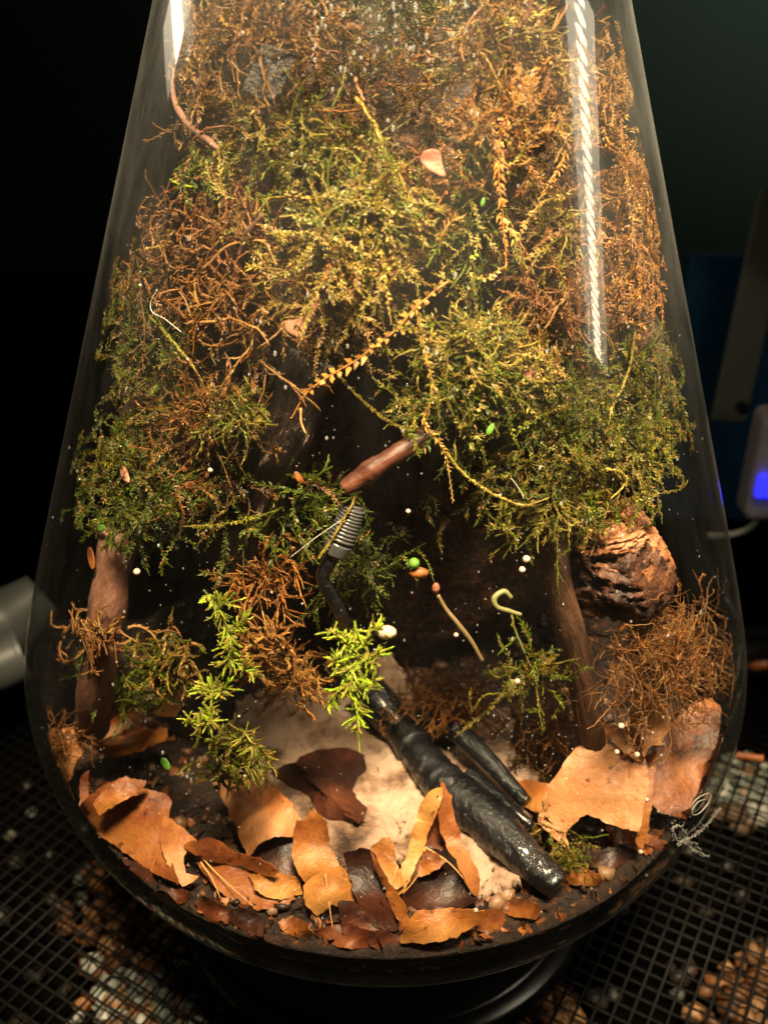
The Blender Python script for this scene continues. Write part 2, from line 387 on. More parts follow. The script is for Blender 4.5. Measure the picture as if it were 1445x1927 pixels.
def crumbs():
    mb = MB()
    for _ in range(1500):
        a = RNG.uniform(0, 2 * math.pi); r = math.sqrt(RNG.random()) * 0.105
        x, y = r * math.cos(a), r * math.sin(a); s = RNG.choice([0.0008, 0.0013, 0.0022], p=[.5, .35, .15]) * RNG.uniform(.6, 1.3)
        V, T = ICO1; V = V * (1 + 0.35 * RNG.standard_normal((len(V), 1))) * s * RNG.uniform(.5, 1.5, 3)
        c = np.array(random.choice([(0.03, 0.014, 0.007), (0.07, 0.03, 0.013), (0.14, 0.06, 0.025), (0.02, 0.01, 0.006), (0.2, 0.11, 0.06)])) * RNG.uniform(.7, 1.2)
        P = keep_in(V + (x, y, float(soil_z(x, y)) + s * 0.5)); mb.add(P, T, c)
    tag(mb.build('soil_crumbs', M['chips']), 'loose crumbs of dark soil and bark scattered over the bottle floor', kind='stuff')
crumbs()
def litter():
    mb = MB()
    for _ in range(800):
        a = RNG.normal(math.pi * 1.5, math.pi * .28); r = .11 - abs(RNG.normal(0, .02))
        x, y = r * math.cos(a), r * math.sin(a); s = RNG.uniform(.0012, .0042) * .8; n = 9
        t = RNG.uniform(0, 6.28); u = unit(RNG.standard_normal(3) * (1, 1, .5)); v = unit(np.cross(u, RNG.standard_normal(3)))
        th = np.linspace(0, 2 * math.pi, n, endpoint=False) + RNG.normal(0, .25, n); rr = s * RNG.uniform(.55, 1.1, n)
        P = np.cos(th)[:, None] * u * rr[:, None] + .55 * np.sin(th)[:, None] * v * rr[:, None] + np.cross(u, v) * (np.cos(th) ** 2 * s * .35)[:, None]
        P = np.concatenate([P, P.mean(0)[None] - np.cross(u, v) * s * .1]) + (x, y, float(soil_z(x, y)) + s * .3)
        if _ % 4 == 0:
            zz_ = RNG.uniform(.018, .05); rr_ = float(rad(zz_)) - .0055; P = P - P.mean(0) + (rr_ * math.cos(a), rr_ * math.sin(a), zz_)
        c = np.array(random.choice([(.2, .06, .014), (.09, .024, .008), (.28, .1, .022), (.05, .018, .008), (.14, .045, .012), (.1, .035, .01)]))
        mb.add(keep_in(P, .0048), [(n, i, (i + 1) % n) for i in range(n)], c)
    tag(mb.build('leaf_litter', M['chips']), 'broken brown leaf crumbs and bark flakes along the front of the floor', kind='stuff')
litter()

# ------------------------------------------------------------------ peat and wood core that carries the moss
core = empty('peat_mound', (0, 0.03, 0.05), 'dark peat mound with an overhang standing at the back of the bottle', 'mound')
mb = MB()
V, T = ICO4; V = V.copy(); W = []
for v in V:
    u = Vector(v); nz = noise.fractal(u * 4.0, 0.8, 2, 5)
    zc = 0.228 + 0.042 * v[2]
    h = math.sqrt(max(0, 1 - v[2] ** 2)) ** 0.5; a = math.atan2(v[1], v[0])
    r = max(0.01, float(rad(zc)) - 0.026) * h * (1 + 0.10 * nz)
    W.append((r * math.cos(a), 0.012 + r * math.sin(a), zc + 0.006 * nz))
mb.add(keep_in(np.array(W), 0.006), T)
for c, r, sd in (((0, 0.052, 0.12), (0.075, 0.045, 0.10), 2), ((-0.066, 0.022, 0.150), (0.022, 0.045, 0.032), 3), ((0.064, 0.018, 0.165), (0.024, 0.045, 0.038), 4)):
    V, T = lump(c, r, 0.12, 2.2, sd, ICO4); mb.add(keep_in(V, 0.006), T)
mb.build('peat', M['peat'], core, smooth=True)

# ------------------------------------------------------------------ moss
PAL = {
    'gold': [(0.42, 0.22, 0.05), (0.5, 0.29, 0.08), (0.35, 0.17, 0.04)],
    'brown': [(0.25, 0.1, 0.026), (0.34, 0.145, 0.04), (0.16, 0.06, 0.016)],
    'dark': [(0.12, 0.055, 0.02), (0.08, 0.04, 0.015), (0.16, 0.08, 0.03)],
    'orange': [(0.45, 0.18, 0.03), (0.5, 0.23, 0.05), (0.36, 0.13, 0.025)],
    'rust': [(0.24, 0.085, 0.02), (0.32, 0.13, 0.035), (0.17, 0.06, 0.015)],
    'lime': [(0.34, 0.27, 0.045), (0.42, 0.33, 0.07), (0.26, 0.24, 0.035)],
    'yellow': [(0.42, 0.29, 0.05), (0.48, 0.34, 0.08), (0.34, 0.24, 0.04)],
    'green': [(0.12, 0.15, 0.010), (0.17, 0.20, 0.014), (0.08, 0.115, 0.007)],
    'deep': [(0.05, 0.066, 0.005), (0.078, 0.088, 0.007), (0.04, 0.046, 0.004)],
    'olive': [(0.14, 0.105, 0.009), (0.2, 0.145, 0.012), (0.09, 0.07, 0.006)],
    'bright': [(0.38, 0.5, 0.03), (0.45, 0.56, 0.05), (0.3, 0.44, 0.025)],
    'tan': [(0.38, 0.19, 0.065), (0.46, 0.25, 0.095), (0.28, 0.13, 0.045)],
    'pink': [(0.42, 0.16, 0.09), (0.5, 0.22, 0.13)],
}
SHADE_MOSS = [1.0]        # moss tint factor; dimmer light by row is put into the colour
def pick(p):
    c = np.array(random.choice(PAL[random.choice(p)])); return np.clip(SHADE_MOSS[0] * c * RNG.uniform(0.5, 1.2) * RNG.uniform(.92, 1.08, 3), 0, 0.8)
def moss_stem(mb, P, r, leafL, leafW, spacing, style, col, tipcol=None, sides=4):
    P = keep_in(P)
    n = len(P); T, A, B = frames(P)
    V, Tn = tube(P, np.linspace(r, r * 0.5, n), sides, cap=False)
    base = np.asarray(col) * 0.8; tip = np.asarray(tipcol if tipcol is not None else col)
    f = np.repeat(np.linspace(0, 1, n), sides)[:, None]
    mb.add(V, Tn, base * (1 - f) + tip * f)
    if style == 'bare': return
    L = np.linalg.norm(np.diff(P, axis=0), axis=1).sum(); m = max(4, int(L / spacing))
    u = np.linspace(0.02, 1, m) * (n - 1 - 1e-6); i = u.astype(int); t = (u - i)[:, None]
    p = P[i] * (1 - t) + P[i + 1] * t; TT, AA, BB = T[i], A[i], B[i]
    k = np.arange(m)
    if style == 'feather': az = np.where(k % 2 == 0, 0, math.pi) + RNG.normal(0, 0.75, m); sp = RNG.uniform(0.5, 1.25, m)
    elif style == 'round': az = np.where(k % 2 == 0, 0, math.pi) + RNG.normal(0, 0.55, m); sp = RNG.uniform(0.8, 1.3, m)
    elif style == 'rope': az = k * 2.4 + RNG.normal(0, .4, m); sp = RNG.uniform(0.3, 0.6, m)
    elif style in ('plump', 'fuzz'): az = k * 2.4 + RNG.normal(0, .3, m); sp = RNG.uniform(0.5, 1.2, m)
    else: az = k * 2.4 + RNG.normal(0, .5, m); sp = RNG.uniform(0.6, 1.2, m)
    R_ = np.cos(az)[:, None] * AA + np.sin(az)[:, None] * BB
    d = unit(np.cos(sp)[:, None] * TT + np.sin(sp)[:, None] * R_)
    fr = np.linspace(0, 1, m); env = np.clip(np.minimum(1, (1.05 - fr) * 3.0), 0.35, 1) * RNG.uniform(.7, 1.2, m)
    l = (leafL * env)[:, None]; wd = (leafW * env)[:, None]
    side = unit(np.cross(d, np.cross(TT, R_))) if style in ('feather', 'round') else unit(np.cross(d, R_) + 1e-6)
    nrm = np.cross(d, side)
    side = unit(side + 0.5 * nrm * RNG.normal(0, 1, (m, 1)))
    if style in ('feather', 'round'): side = unit(np.cross(d, BB)); nrm = np.cross(d, side)
    b1 = RNG.normal(0.1, 0.22, (m, 1)) * l; b2 = RNG.normal(0.3, 0.4, (m, 1)) * l
    curlT = TT * l * RNG.uniform(-.1, .45, (m, 1))
    v0 = p; v1 = p + d * l * 0.42 + side * wd * 0.5 + nrm * (b1 + wd * .12); v3 = p + d * l * 0.42 - side * wd * 0.5 + nrm * (b1 + wd * .12)
    v2 = p + d * l * 0.92 + nrm * b2 + curlT
    V = keep_in(np.stack([v0, v1, v2, v3], 1).reshape(-1, 3), 0.0038)
    b = np.arange(m) * 4
    Tn = np.concatenate([np.stack([b, b + 1, b + 3], -1), np.stack([b + 1, b + 2, b + 3], -1)])
    cc = (base * 1.1 * (1 - fr[:, None]) + tip * 1.2 * fr[:, None]) * RNG.uniform(.6, 1.45, (m, 1))
    dead = RNG.random(m) < .12; cc[dead] = np.array([.2, .1, .035]) * RNG.uniform(.6, 1.6, (dead.sum(), 1))
    lt = np.repeat(cc, 4, 0); lt[2::4] *= 1.15
    mb.add(V, Tn, lt)
STY = {  # stem radius, leaf length, leaf width, spacing (mm)
    'feather': (0.2, 1.25, 0.42, 0.36), 'round': (0.17, .85, 0.6, 0.5), 'rope': (0.36, 0.95, 0.4, 0.22), 'plump': (0.5, 1.05, 0.6, 0.085), 'whorl': (0.2, 1.1, 0.4, 0.32), 'bare': (0.14, 0, 0, 1), 'fuzz': (0.3, 0.55, 0.24, 0.022)}
def grow(mb, start, d, L, style, cols, size=1.0, curl=1.0, n=9, droop=0.35, branch=0):
    r, ll, lw, sp = [v * 0.001 * size for v in STY[style]]
    P = [np.array(start)]; d = unit(np.array(d)); step = L / (n - 1)
    ax = unit(RNG.standard_normal(3)); k = RNG.normal(0, 0.22) * curl
    for _ in range(n - 1):
        d = unit(d + np.cross(ax, d) * k + RNG.standard_normal(3) * 0.12 * curl + np.array([0, 0, -1]) * droop * 0.12)
        P.append(P[-1] + d * step)
    P = np.array(P); c = pick(cols)
    moss_stem(mb, P, r, ll, lw, sp, style, c, pick(cols))
    for b in range(branch):
        i = RNG.integers(1, n - 2); dd = unit(P[i + 1] - P[i]); dd = unit(dd + RNG.standard_normal(3) * 0.8)
        grow(mb, P[i], dd, L * RNG.uniform(.3, .6), style, cols, size * 0.85, curl, max(5, n - 3), droop, 0)
def clump(label, cx, cy, rx, ry, z0, z1, cols, n, style, Lmm, size=1.0, curl=1.0, droop=0.35, bias=(0, 0, 0), branch=1, group='moss clumps growing inside the bottle', name='moss_clump', cat='moss'):
    mb = MB()
    a = RNG.uniform(0, 2 * math.pi, n); q = np.minimum(np.abs(RNG.normal(0, .72, n)), 1.5)
    px = cx + rx * q * np.cos(a); py = cy + ry * q * np.sin(a)
    S = keep_in(inner(px, py, RNG.uniform(z0 + 2.5, z1 + 2.5, n)), 0.006)
    for s in S:
        o = RNG.standard_normal(3) + np.array(bias)
        d = o[0] * RT + o[1] * UP - o[2] * FW * 0.6 - FW * 0.15
        grow(mb, s, d, Lmm * 0.001 * RNG.uniform(.55, 1.3), random.choice(style) if isinstance(style, list) else style, cols, size * RNG.uniform(.8, 1.2), curl, droop=droop, branch=branch)
    o = mb.build(name, M['moss']); tag(o, label, cat, group)
    return o
CL = [
 ('hazy dark moss at the very top centre behind the damp glass', 730, 60, 190, 60, 35, 75, ['olive', 'dark', 'green'], 70, ['feather', 'whorl'], 18, 1.2),
 ('block of golden tan moss pressed on the glass at the upper left', 385, 75, 42, 62, 1, 8, ['gold', 'tan'], 60, ['rope', 'feather'], 9, .9, 1.6),
 ('yellow feathery moss below the golden tan block at upper left', 372, 185, 28, 70, 1, 7, ['gold', 'tan', 'yellow'], 26, 'feather', 10, 1),
 ('brown tangled moss at the very top beside the golden block', 490, 55, 110, 70, 2, 16, ['brown', 'gold', 'tan'], 80, ['rope', 'feather'], 15, .9, 1.4),
 ('brown stringy moss around the black charcoal chip', 450, 215, 95, 90, 2, 14, ['brown', 'gold', 'olive'], 85, ['rope', 'feather', 'whorl'], 16, .9, 1.3),
 ('dull olive brown moss far back at top centre', 660, 165, 170, 110, 16, 32, ['olive', 'dark', 'brown'], 120, ['feather', 'whorl'], 16, 1),
 ('yellow moss fronds at the upper right by the light streak', 935, 85, 85, 90, 3, 16, ['gold', 'lime', 'brown'], 60, 'feather', 16, 1.15),
 ('orange feathery moss tuft left of the light streak', 925, 230, 55, 80, 1, 9, ['orange', 'gold'], 60, 'feather', 13, 1.15),
 ('golden moss directly behind the light streak', 1055, 180, 60, 150, 5, 18, ['gold', 'brown', 'yellow'], 70, 'feather', 15, 1.1),
 ('orange moss strip along the upper right edge of the glass', 1140, 160, 26, 110, 1, 8, ['orange', 'gold'], 40, 'feather', 12, 1.05),
 ('yellow green moss on the right edge above the light streak tip', 1180, 360, 50, 110, 1, 12, ['gold', 'orange', 'tan'], 75, ['feather', 'whorl'], 13, 1),
 ('orange brown fuzzy moss pad low on the right edge', 1195, 525, 45, 75, 1, 9, ['orange', 'gold', 'brown'], 70, 'feather', 11, 1),
 ('yellow green small leaved moss mat in the middle of the mound', 700, 395, 165, 62, 0, 9, ['lime', 'yellow', 'green'], 150, 'round', 15, 1.1, .9),
 ('golden small leaved moss hanging under the middle mat', 650, 490, 130, 70, 0, 10, ['yellow', 'lime', 'gold'], 105, ['round', 'feather'], 15, 1, .9, .9),
 ('pinkish brown fluffy moss on top of the middle mat', 820, 345, 60, 40, 1, 9, ['tan', 'brown', 'pink'], 45, 'whorl', 9, .9),
 ('big brown ropy moss bundle on the left of the mound', 415, 440, 100, 75, 0, 12, ['brown', 'rust', 'tan'], 120, ['rope', 'whorl'], 15, 1, 1.7),
 ('brown ropy moss hanging at the left below the big bundle', 425, 560, 95, 95, 0, 14, ['brown', 'rust', 'gold'], 130, 'rope', 15, .95, 1.5, .9),
 ('small green frond tuft above the big brown bundle', 390, 315, 40, 48, 0, 7, ['green', 'lime'], 28, 'feather', 12, 1.1),
 ('green feather moss between charcoal chip and middle mat', 575, 265, 85, 45, 3, 14, ['green', 'lime', 'olive'], 55, 'feather', 15, 1.1),
 ('olive brown moss behind the yellow rope strand', 640, 310, 90, 40, 8, 20, ['brown', 'dark', 'olive'], 55, ['feather', 'round'], 13, 1),
 ('dark brown moss in the recess right of the middle mat', 960, 420, 90, 150, 10, 24, ['dark', 'brown', 'olive'], 95, 'feather', 16, 1),
 ('green moss trailing down the recess right of the middle mat', 870, 400, 40, 110, 6, 16, ['green', 'deep'], 40, 'round', 15, 1),
 ('reddish brown twiggy moss left of the light streak tip', 1050, 560, 55, 75, 1, 9, ['rust', 'brown', 'tan'], 48, ['rope', 'feather'], 14, .85, 1.4, .7),
 ('pale green fronds left of the light streak above its tip', 1040, 430, 45, 70, 2, 10, ['lime', 'olive', 'tan'], 30, 'feather', 13, 1),
 ('dark olive moss curtain below the middle mat', 640, 590, 120, 60, 6, 18, ['olive', 'dark', 'gold'], 70, ['round', 'feather'], 14, 1, 1, 1.0),
 ('bright yellow green leafy cushion right of the hanging strands', 895, 655, 75, 62, 0, 9, ['lime', 'yellow', 'green'], 105, 'round', 12, 1.15, .9),
 ('green leafy moss below the bright leafy cushion', 870, 745, 85, 60, 1, 12, ['green', 'lime', 'deep'], 90, 'round', 13, 1.05),
 ('golden leafy tips at the right of the bright leafy cushion', 1005, 680, 50, 35, 0, 6, ['yellow', 'tan', 'lime'], 35, 'round', 10, 1.1),
 ('dark green moss mass beneath the light streak tip', 1060, 775, 110, 80, 3, 18, ['green', 'deep', 'olive'], 130, ['feather', 'round'], 15, 1),
 ('dark feathery moss at the right glass beneath the orange pad', 1200, 720, 75, 95, 3, 22, ['deep', 'olive', 'green'], 90, 'feather', 16, 1),
 ('olive moss at right glass above the driftwood', 1180, 850, 80, 60, 3, 20, ['olive', 'green', 'lime'], 60, 'feather', 16, 1),
 ('olive yellow moss overhang above the right stick', 1050, 935, 95, 55, 4, 16, ['olive', 'lime', 'green'], 85, ['whorl', 'feather'], 15, 1.1),
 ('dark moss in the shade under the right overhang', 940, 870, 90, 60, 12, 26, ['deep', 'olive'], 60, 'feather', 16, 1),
 ('dark green moss on the left glass below the brown bundle', 265, 650, 62, 80, 2, 18, ['deep', 'olive', 'green'], 80, 'feather', 15, 1),
 ('brown and green moss at the left glass beside the ropy bundle', 270, 540, 40, 60, 1, 14, ['brown', 'olive'], 45, 'feather', 13, 1),
 ('amber brown moss pad at middle left', 400, 790, 85, 62, 3, 16, ['rust', 'olive', 'brown'], 100, ['whorl', 'feather'], 14, 1.1),
 ('yellow green moss tip at the end of the amber pad', 455, 775, 38, 22, 0, 6, ['lime', 'green'], 26, 'whorl', 10, 1),
 ('green moss bed above the left stick', 245, 870, 90, 70, 2, 16, ['green', 'deep', 'olive'], 120, ['feather', 'round'], 14, 1),
 ('deep green moss low on the left bed', 275, 960, 95, 55, 3, 16, ['green', 'deep'], 95, ['round', 'feather'], 13, 1),
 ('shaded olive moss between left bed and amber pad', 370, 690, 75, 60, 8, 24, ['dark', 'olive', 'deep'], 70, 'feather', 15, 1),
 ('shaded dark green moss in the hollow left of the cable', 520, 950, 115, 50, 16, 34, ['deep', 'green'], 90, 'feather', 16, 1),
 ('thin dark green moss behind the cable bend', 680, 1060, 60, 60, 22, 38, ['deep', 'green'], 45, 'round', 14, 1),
 ('dark brown moss under the left bed', 400, 900, 80, 60, 10, 26, ['dark', 'olive', 'rust'], 65, 'feather', 15, 1),
 ('tan curly moss around the foot of the left stick', 195, 1195, 65, 26, 1, 9, ['tan', 'gold', 'rust'], 32, 'rope', 13, 1.2, 1.4),
 ('olive tan moss tips right of the left stick', 320, 1245, 56, 26, 4, 14, ['olive', 'gold', 'green'], 48, 'plump', 10, .8),
 ('dark green moss low behind the left curled leaf', 255, 1288, 75, 14, 26, 44, ['deep', 'green'], 45, 'feather', 11, 1),
 ('amber moss branch right of the left green sprig', 492, 1215, 36, 42, 6, 18, ['orange', 'gold', 'rust'], 30, 'plump', 11, .9),
 ('rusty moss under the ribbed cable grip', 500, 1092, 58, 30, 14, 26, ['rust', 'orange'], 45, ['rope', 'whorl'], 13, 1),
 ('glowing amber moss pad behind the left green sprig', 552, 1275, 48, 34, 24, 40, ['orange', 'gold'], 50, 'whorl', 10, 1),
 ('amber brown moss slope behind the black tube', 840, 1325, 85, 46, 80, 104, ['orange', 'rust', 'brown'], 110, 'whorl', 12, 1.1),
 ('olive brown wet moss patch right of the black tube', 1010, 1430, 62, 48, 74, 94, ['olive', 'rust', 'brown'], 95, 'whorl', 8, 1),
 ('small green moss sprig beside the right stick', 1005, 1255, 34, 40, 8, 20, ['green', 'olive'], 22, 'feather', 12, 1),
 ('small olive moss tuft at the lower end of the black tube', 1068, 1630, 32, 36, 22, 40, ['olive', 'green', 'lime'], 34, 'whorl', 8, .9),
 ('olive moss tuft on the side of the black tube', 1018, 1560, 28, 28, 40, 56, ['olive', 'gold'], 24, 'whorl', 8, .9),
 ('yellow olive moss under the left green sprig', 440, 1420, 55, 40, 16, 40, ['olive', 'green', 'lime'], 42, 'plump', 10, .85),
]
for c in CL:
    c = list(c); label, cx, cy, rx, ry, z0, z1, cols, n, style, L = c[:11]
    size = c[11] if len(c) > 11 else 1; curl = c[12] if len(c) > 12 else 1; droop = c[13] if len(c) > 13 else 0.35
    SHADE_MOSS[0] = 0.85 if (cols[0] in ('deep', 'olive', 'green', 'dark') and cy > 600) else 0.72 if cy < 330 else 0.88  # clump colour dimmed by row to imitate how the light falls
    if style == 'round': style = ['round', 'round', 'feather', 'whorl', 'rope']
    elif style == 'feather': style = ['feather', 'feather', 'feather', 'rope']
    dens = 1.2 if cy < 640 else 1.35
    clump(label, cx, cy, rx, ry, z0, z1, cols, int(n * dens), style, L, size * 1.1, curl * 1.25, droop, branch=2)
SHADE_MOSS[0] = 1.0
def fibres(label, cx, cy, rx, ry, z0, z1, cols, n, L, bias):
    return clump(label, cx, cy, rx, ry, z0, z1, cols, n, ['bare', 'bare', 'whorl'], L, 0.8, 1.5, 0.3, bias, 1, None, 'root_mat', 'roots')
fibres('rusty mat of fine roots below the driftwood on the right', 1240, 1235, 85, 95, 4, 26, ['rust', 'brown', 'tan'], 650, 15, (0.4, -0.4, 0))
fibres('rusty fibres behind the small pale leaf scrap at far left', 110, 1400, 32, 45, 1, 12, ['rust', 'brown'], 70, 11, (0, 0, 0))
fibres('fine brown fibres beside the foot of the right stick', 1045, 1350, 45, 55, 50, 80, ['rust', 'brown'], 90, 13, (0, -0.5, 0))

def strand(label, pts, style, cols, size=1.0, n=26, tip=None, name='moss_strand', sides=5, cat='moss strand'):
    pts = np.array(pts, float); P = catmull(inner(pts[:, 0], pts[:, 1], pts[:, 2]), n)
    r, ll, lw, sp = [v * 0.001 * size for v in STY[style]]
    mb = MB(); c = np.array(PAL[cols][0]); t = np.array(PAL[tip or cols][1])
    P = P + np.cumsum(RNG.normal(0, 0.00008, P.shape), 0)
    moss_stem(mb, P, r, ll, lw, sp, style, c, t, sides)
    return tag(mb.build(name, M['moss']), label, cat)
ST = [
 ('long gold strand sweeping down left across the dark hollow', [(845, 530, 2), (790, 575, 2), (742, 625, 2), (690, 665, 2), (630, 700, 2), (580, 735, 2), (550, 782, 3)], 'round', 'gold', 2.0, 'orange'),
 ('short leafy strand joining the long gold one from above', [(718, 470, 1), (724, 540, 1), (738, 612, 2)], 'round', 'yellow', 1.2, 'yellow'),
 ('gold strand hanging straight down past the red brown twig', [(782, 570, 2), (797, 660, 2), (812, 735, 2), (793, 790, 3), (828, 845, 3), (845, 938, 4)], 'feather', 'yellow', 1.2, 'gold'),
 ('yellow green curving strand under the bright cushion', [(838, 850, 3), (870, 890, 4), (930, 930, 5), (985, 950, 5), (1032, 938, 4)], 'plump', 'lime', .75, 'yellow'),
 ('thin drooping thread of moss inside the dark hollow', [(632, 702, 3), (690, 762, 6), (740, 800, 7), (792, 812, 5)], 'feather', 'olive', .6, 'olive'),
 ('yellow rope of moss hanging from the top centre', [(668, 185, 1), (692, 215, 0), (716, 248, 0), (725, 290, 0)], 'plump', 'yellow', .95, 'lime'),
 ('short pinkish stub above the yellow rope', [(668, 148, 2), (682, 185, 1)], 'rope', 'tan', 1.2, 'pink'),
 ('brown side branch running left from the yellow rope', [(690, 205, 2), (640, 212, 5), (590, 212, 8)], 'rope', 'brown', 1.0, 'brown'),
 ('orange feathery plume hanging left of the light streak', [(1035, 108, 3), (975, 175, 2), (945, 250, 1), (938, 330, 1), (945, 420, 2), (948, 500, 3)], 'feather', 'orange', 1.7, 'orange'),
 ('golden leafy strand lying across the middle mat', [(535, 368, 0), (620, 378, 0), (705, 385, 0), (790, 430, 1), (850, 470, 2)], 'round', 'yellow', 1.6, 'lime'),
 ('thin lime strand arching below the golden leafy strand', [(500, 440, 0), (580, 437, 0), (650, 455, 0), (705, 492, 1)], 'feather', 'lime', .9, 'yellow'),
 ('short green tip poking left from the brown bundle', [(318, 462, 3), (285, 466, 0), (255, 470, 0)], 'plump', 'lime', .7, 'lime'),
 ('small curled green tip at left above the brown bundle', [(372, 356, 2), (340, 350, 0), (320, 344, 0)], 'plump', 'bright', .6, 'bright'),
 ('green strand slanting down from the left brown moss', [(285, 598, 1), (318, 632, 1), (352, 672, 1), (382, 716, 2)], 'plump', 'green', .85, 'lime'),
 ('long thin green strand reaching right from the left bed', [(345, 990, 3), (440, 983, 5), (525, 955, 8)], 'feather', 'lime', .8, 'green'),
 ('yellow green strand running along the ribbed cable grip', [(600, 1050, 8), (630, 1005, 8), (655, 960, 8), (672, 925, 9)], 'plump', 'lime', .85, 'yellow'),
 ('upright little green strand on the floor behind the black tube', [(888, 1338, 40), (886, 1315, 36), (892, 1295, 33)], 'plump', 'lime', .6, 'lime'),
 ('arched little green strand on the floor behind the black tube', [(892, 1336, 40), (915, 1308, 36), (955, 1304, 34)], 'plump', 'lime', .5, 'green'),
 ('green strand hanging beside the right stick', [(1012, 1255, 9), (1010, 1300, 11), (1020, 1365, 14)], 'plump', 'green', .55, 'lime'),
 ('yellow frond reaching right at the very top', [(940, 45, 2), (985, 35, 1), (1040, 12, 1)], 'feather', 'lime', 1.0, 'lime'),
 ('gold leafy strand crossing right of the middle mat', [(880, 520, 2), (915, 520, 1), (948, 490, 2)], 'round', 'yellow', 1.2, 'yellow'),
 ('orange twiggy strand beside the lower light streak', [(1070, 275, 1), (1040, 330, 1), (1008, 372, 1)], 'feather', 'orange', 1.2, 'orange'),
 ('lime frond below the orange twiggy strand', [(1075, 365, 1), (1020, 385, 1), (985, 425, 1), (975, 455, 2)], 'feather', 'lime', .9, 'tan'),
 ('thin brown stem from lime frond to red brown moss', [(975, 455, 2), (1010, 500, 2), (1090, 485, 3)], 'rope', 'tan', .7, 'brown'),
 ('pale ropy strand lying over the brown bundle', [(385, 505, 0), (430, 465, 0), (490, 455, 0), (515, 500, 1)], 'rope', 'tan', 1.2, 'tan'),
 ('second pale ropy strand below the brown bundle', [(355, 610, 0), (400, 607, 0), (430, 600, 0)], 'rope', 'tan', 1.3, 'tan'),
 ('yellow olive strand curling by the right glass', [(1195, 625, 2), (1185, 700, 2), (1160, 760, 3), (1150, 800, 3)], 'plump', 'olive', .8, 'lime'),
 ('pale yellow curl above the driftwood', [(1130, 885, 2), (1165, 885, 2), (1176, 905, 3), (1150, 935, 5)], 'plump', 'lime', .8, 'lime'),
 ('lime strand dropping to the driftwood', [(1055, 950, 3), (1085, 985, 4), (1130, 1000, 5), (1180, 985, 6)], 'feather', 'lime', .9, 'olive'),
]
for s in ST: strand(s[0], s[1], s[2], s[3], s[4], tip=s[5])

def sprig(label, main, branches, cols, size, z):
    SHADE_MOSS[0] = 1.3
    mb = MB(); r, ll, lw, sp = [v * 0.001 * size for v in STY['fuzz']]
    for k, pts in enumerate([main] + branches):
        p = np.array(pts, float); P = catmull(inner(p[:, 0], p[:, 1], p[:, 2] if p.shape[1] > 2 else z), 16)
        P = P + np.cumsum(RNG.normal(0, 0.0001, P.shape), 0)
        moss_stem(mb, P, r, ll, lw, sp, 'fuzz', pick(cols), pick(cols), 6)
        for _ in range(80 if k == 0 else 26):
            i = RNG.integers(1, 13); o = RNG.standard_normal(3)
            grow(mb, P[i], unit(P[i + 1] - P[i]) * 0.7 + (o[0] * RT * .8 + o[1] * UP * .5 - o[2] * FW * .5), RNG.uniform(.002, .0048), 'fuzz', cols, size * .85, .7, 6, .2)
    SHADE_MOSS[0] = 1.0
    return tag(mb.build('moss_sprig', M['moss']), label, 'moss sprig')
sprig('vivid green moss sprig hanging in front of the black tube', [(668, 1168, 2), (672, 1230, 2), (664, 1290, 2), (676, 1350, 3), (676, 1412, 4)],
      [[(672, 1230, 2), (640, 1195, 3), (622, 1180, 4)], [(672, 1225, 2), (700, 1190, 1), (712, 1178, 1)], [(670, 1250, 2), (700, 1240, 2), (715, 1215, 2)], [(664, 1285, 2), (635, 1305, 3), (612, 1335, 4)], [(668, 1270, 2), (640, 1250, 3), (625, 1240, 3)], [(664, 1300, 2), (690, 1290, 2), (702, 1262, 2)], [(655, 1200, 3), (650, 1240, 3), (645, 1290, 4)], [(690, 1215, 2), (690, 1260, 2), (680, 1310, 3)]], ['bright', 'bright', 'lime'], 1.15, 2)
sprig('lime green moss sprig standing left with a forked top', [(382, 1110, 3), (412, 1148, 3), (428, 1195, 3), (432, 1245, 4), (405, 1290, 5)],
      [[(412, 1148, 3), (432, 1128, 4)], [(428, 1195, 3), (450, 1180, 4), (470, 1160, 6)], [(432, 1240, 4), (460, 1260, 5), (490, 1275, 6)], [(420, 1220, 3), (438, 1200, 3)]], ['lime', 'bright', 'green'], 1.05, 3)
sprig('lime green moss sprig leaning left over the dry leaves', [(345, 1362, 3), (385, 1350, 3), (402, 1310, 3), (400, 1270, 4)],
      [[(385, 1350, 3), (405, 1358, 2)], [(402, 1310, 3), (380, 1290, 4)], [(402, 1310, 3), (430, 1290, 5)]], ['bright', 'lime'], 1.05, 3)
sprig('olive lime moss sprig dangling above the pinkish orange leaf', [(455, 1370, 8), (475, 1405, 9), (480, 1440, 10), (474, 1465, 10)],
      [[(475, 1405, 9), (500, 1425, 10)], [(460, 1385, 8), (430, 1410, 10)]], ['lime', 'green', 'olive'], 1.0, 8)

# ------------------------------------------------------------------ wood
def stick(name, label, cat, pts, radii, mat, sides=14, rough=0.12, n=40, mode='g', parent=None):
    p = np.array(pts, float)
    C = catmull(inner(p[:, 0], p[:, 1], p[:, 2]), n)
    rr = np.interp(np.linspace(0, 1, n), np.linspace(0, 1, len(radii)), radii) * 0.001
    d = C[-1] - C[0]; o0 = C.mean(0); q = Vector(d).to_track_quat('Z', 'Y'); Mx = np.array(q.to_matrix())
    V, T = tube(C, rr * (1 + 0.06 * np.sin(np.linspace(0, 19, n))), sides, rough)
    me = tri_mesh(name, (V - o0) @ Mx, T, mat, None, True)
    o = link(name, me, parent, o0); o.rotation_mode = 'QUATERNION'; o.rotation_quaternion = q
    return tag(o, label, cat) if cat else o
stick('twig', 'red brown twig jutting into the dark hollow below the hanging strand', 'twig', [(646, 920, 8), (690, 890, 9), (740, 858, 9), (812, 818, 12)], [1.7, 2.6, 2.2, 2.7], M['bark_red'], 16, .22)
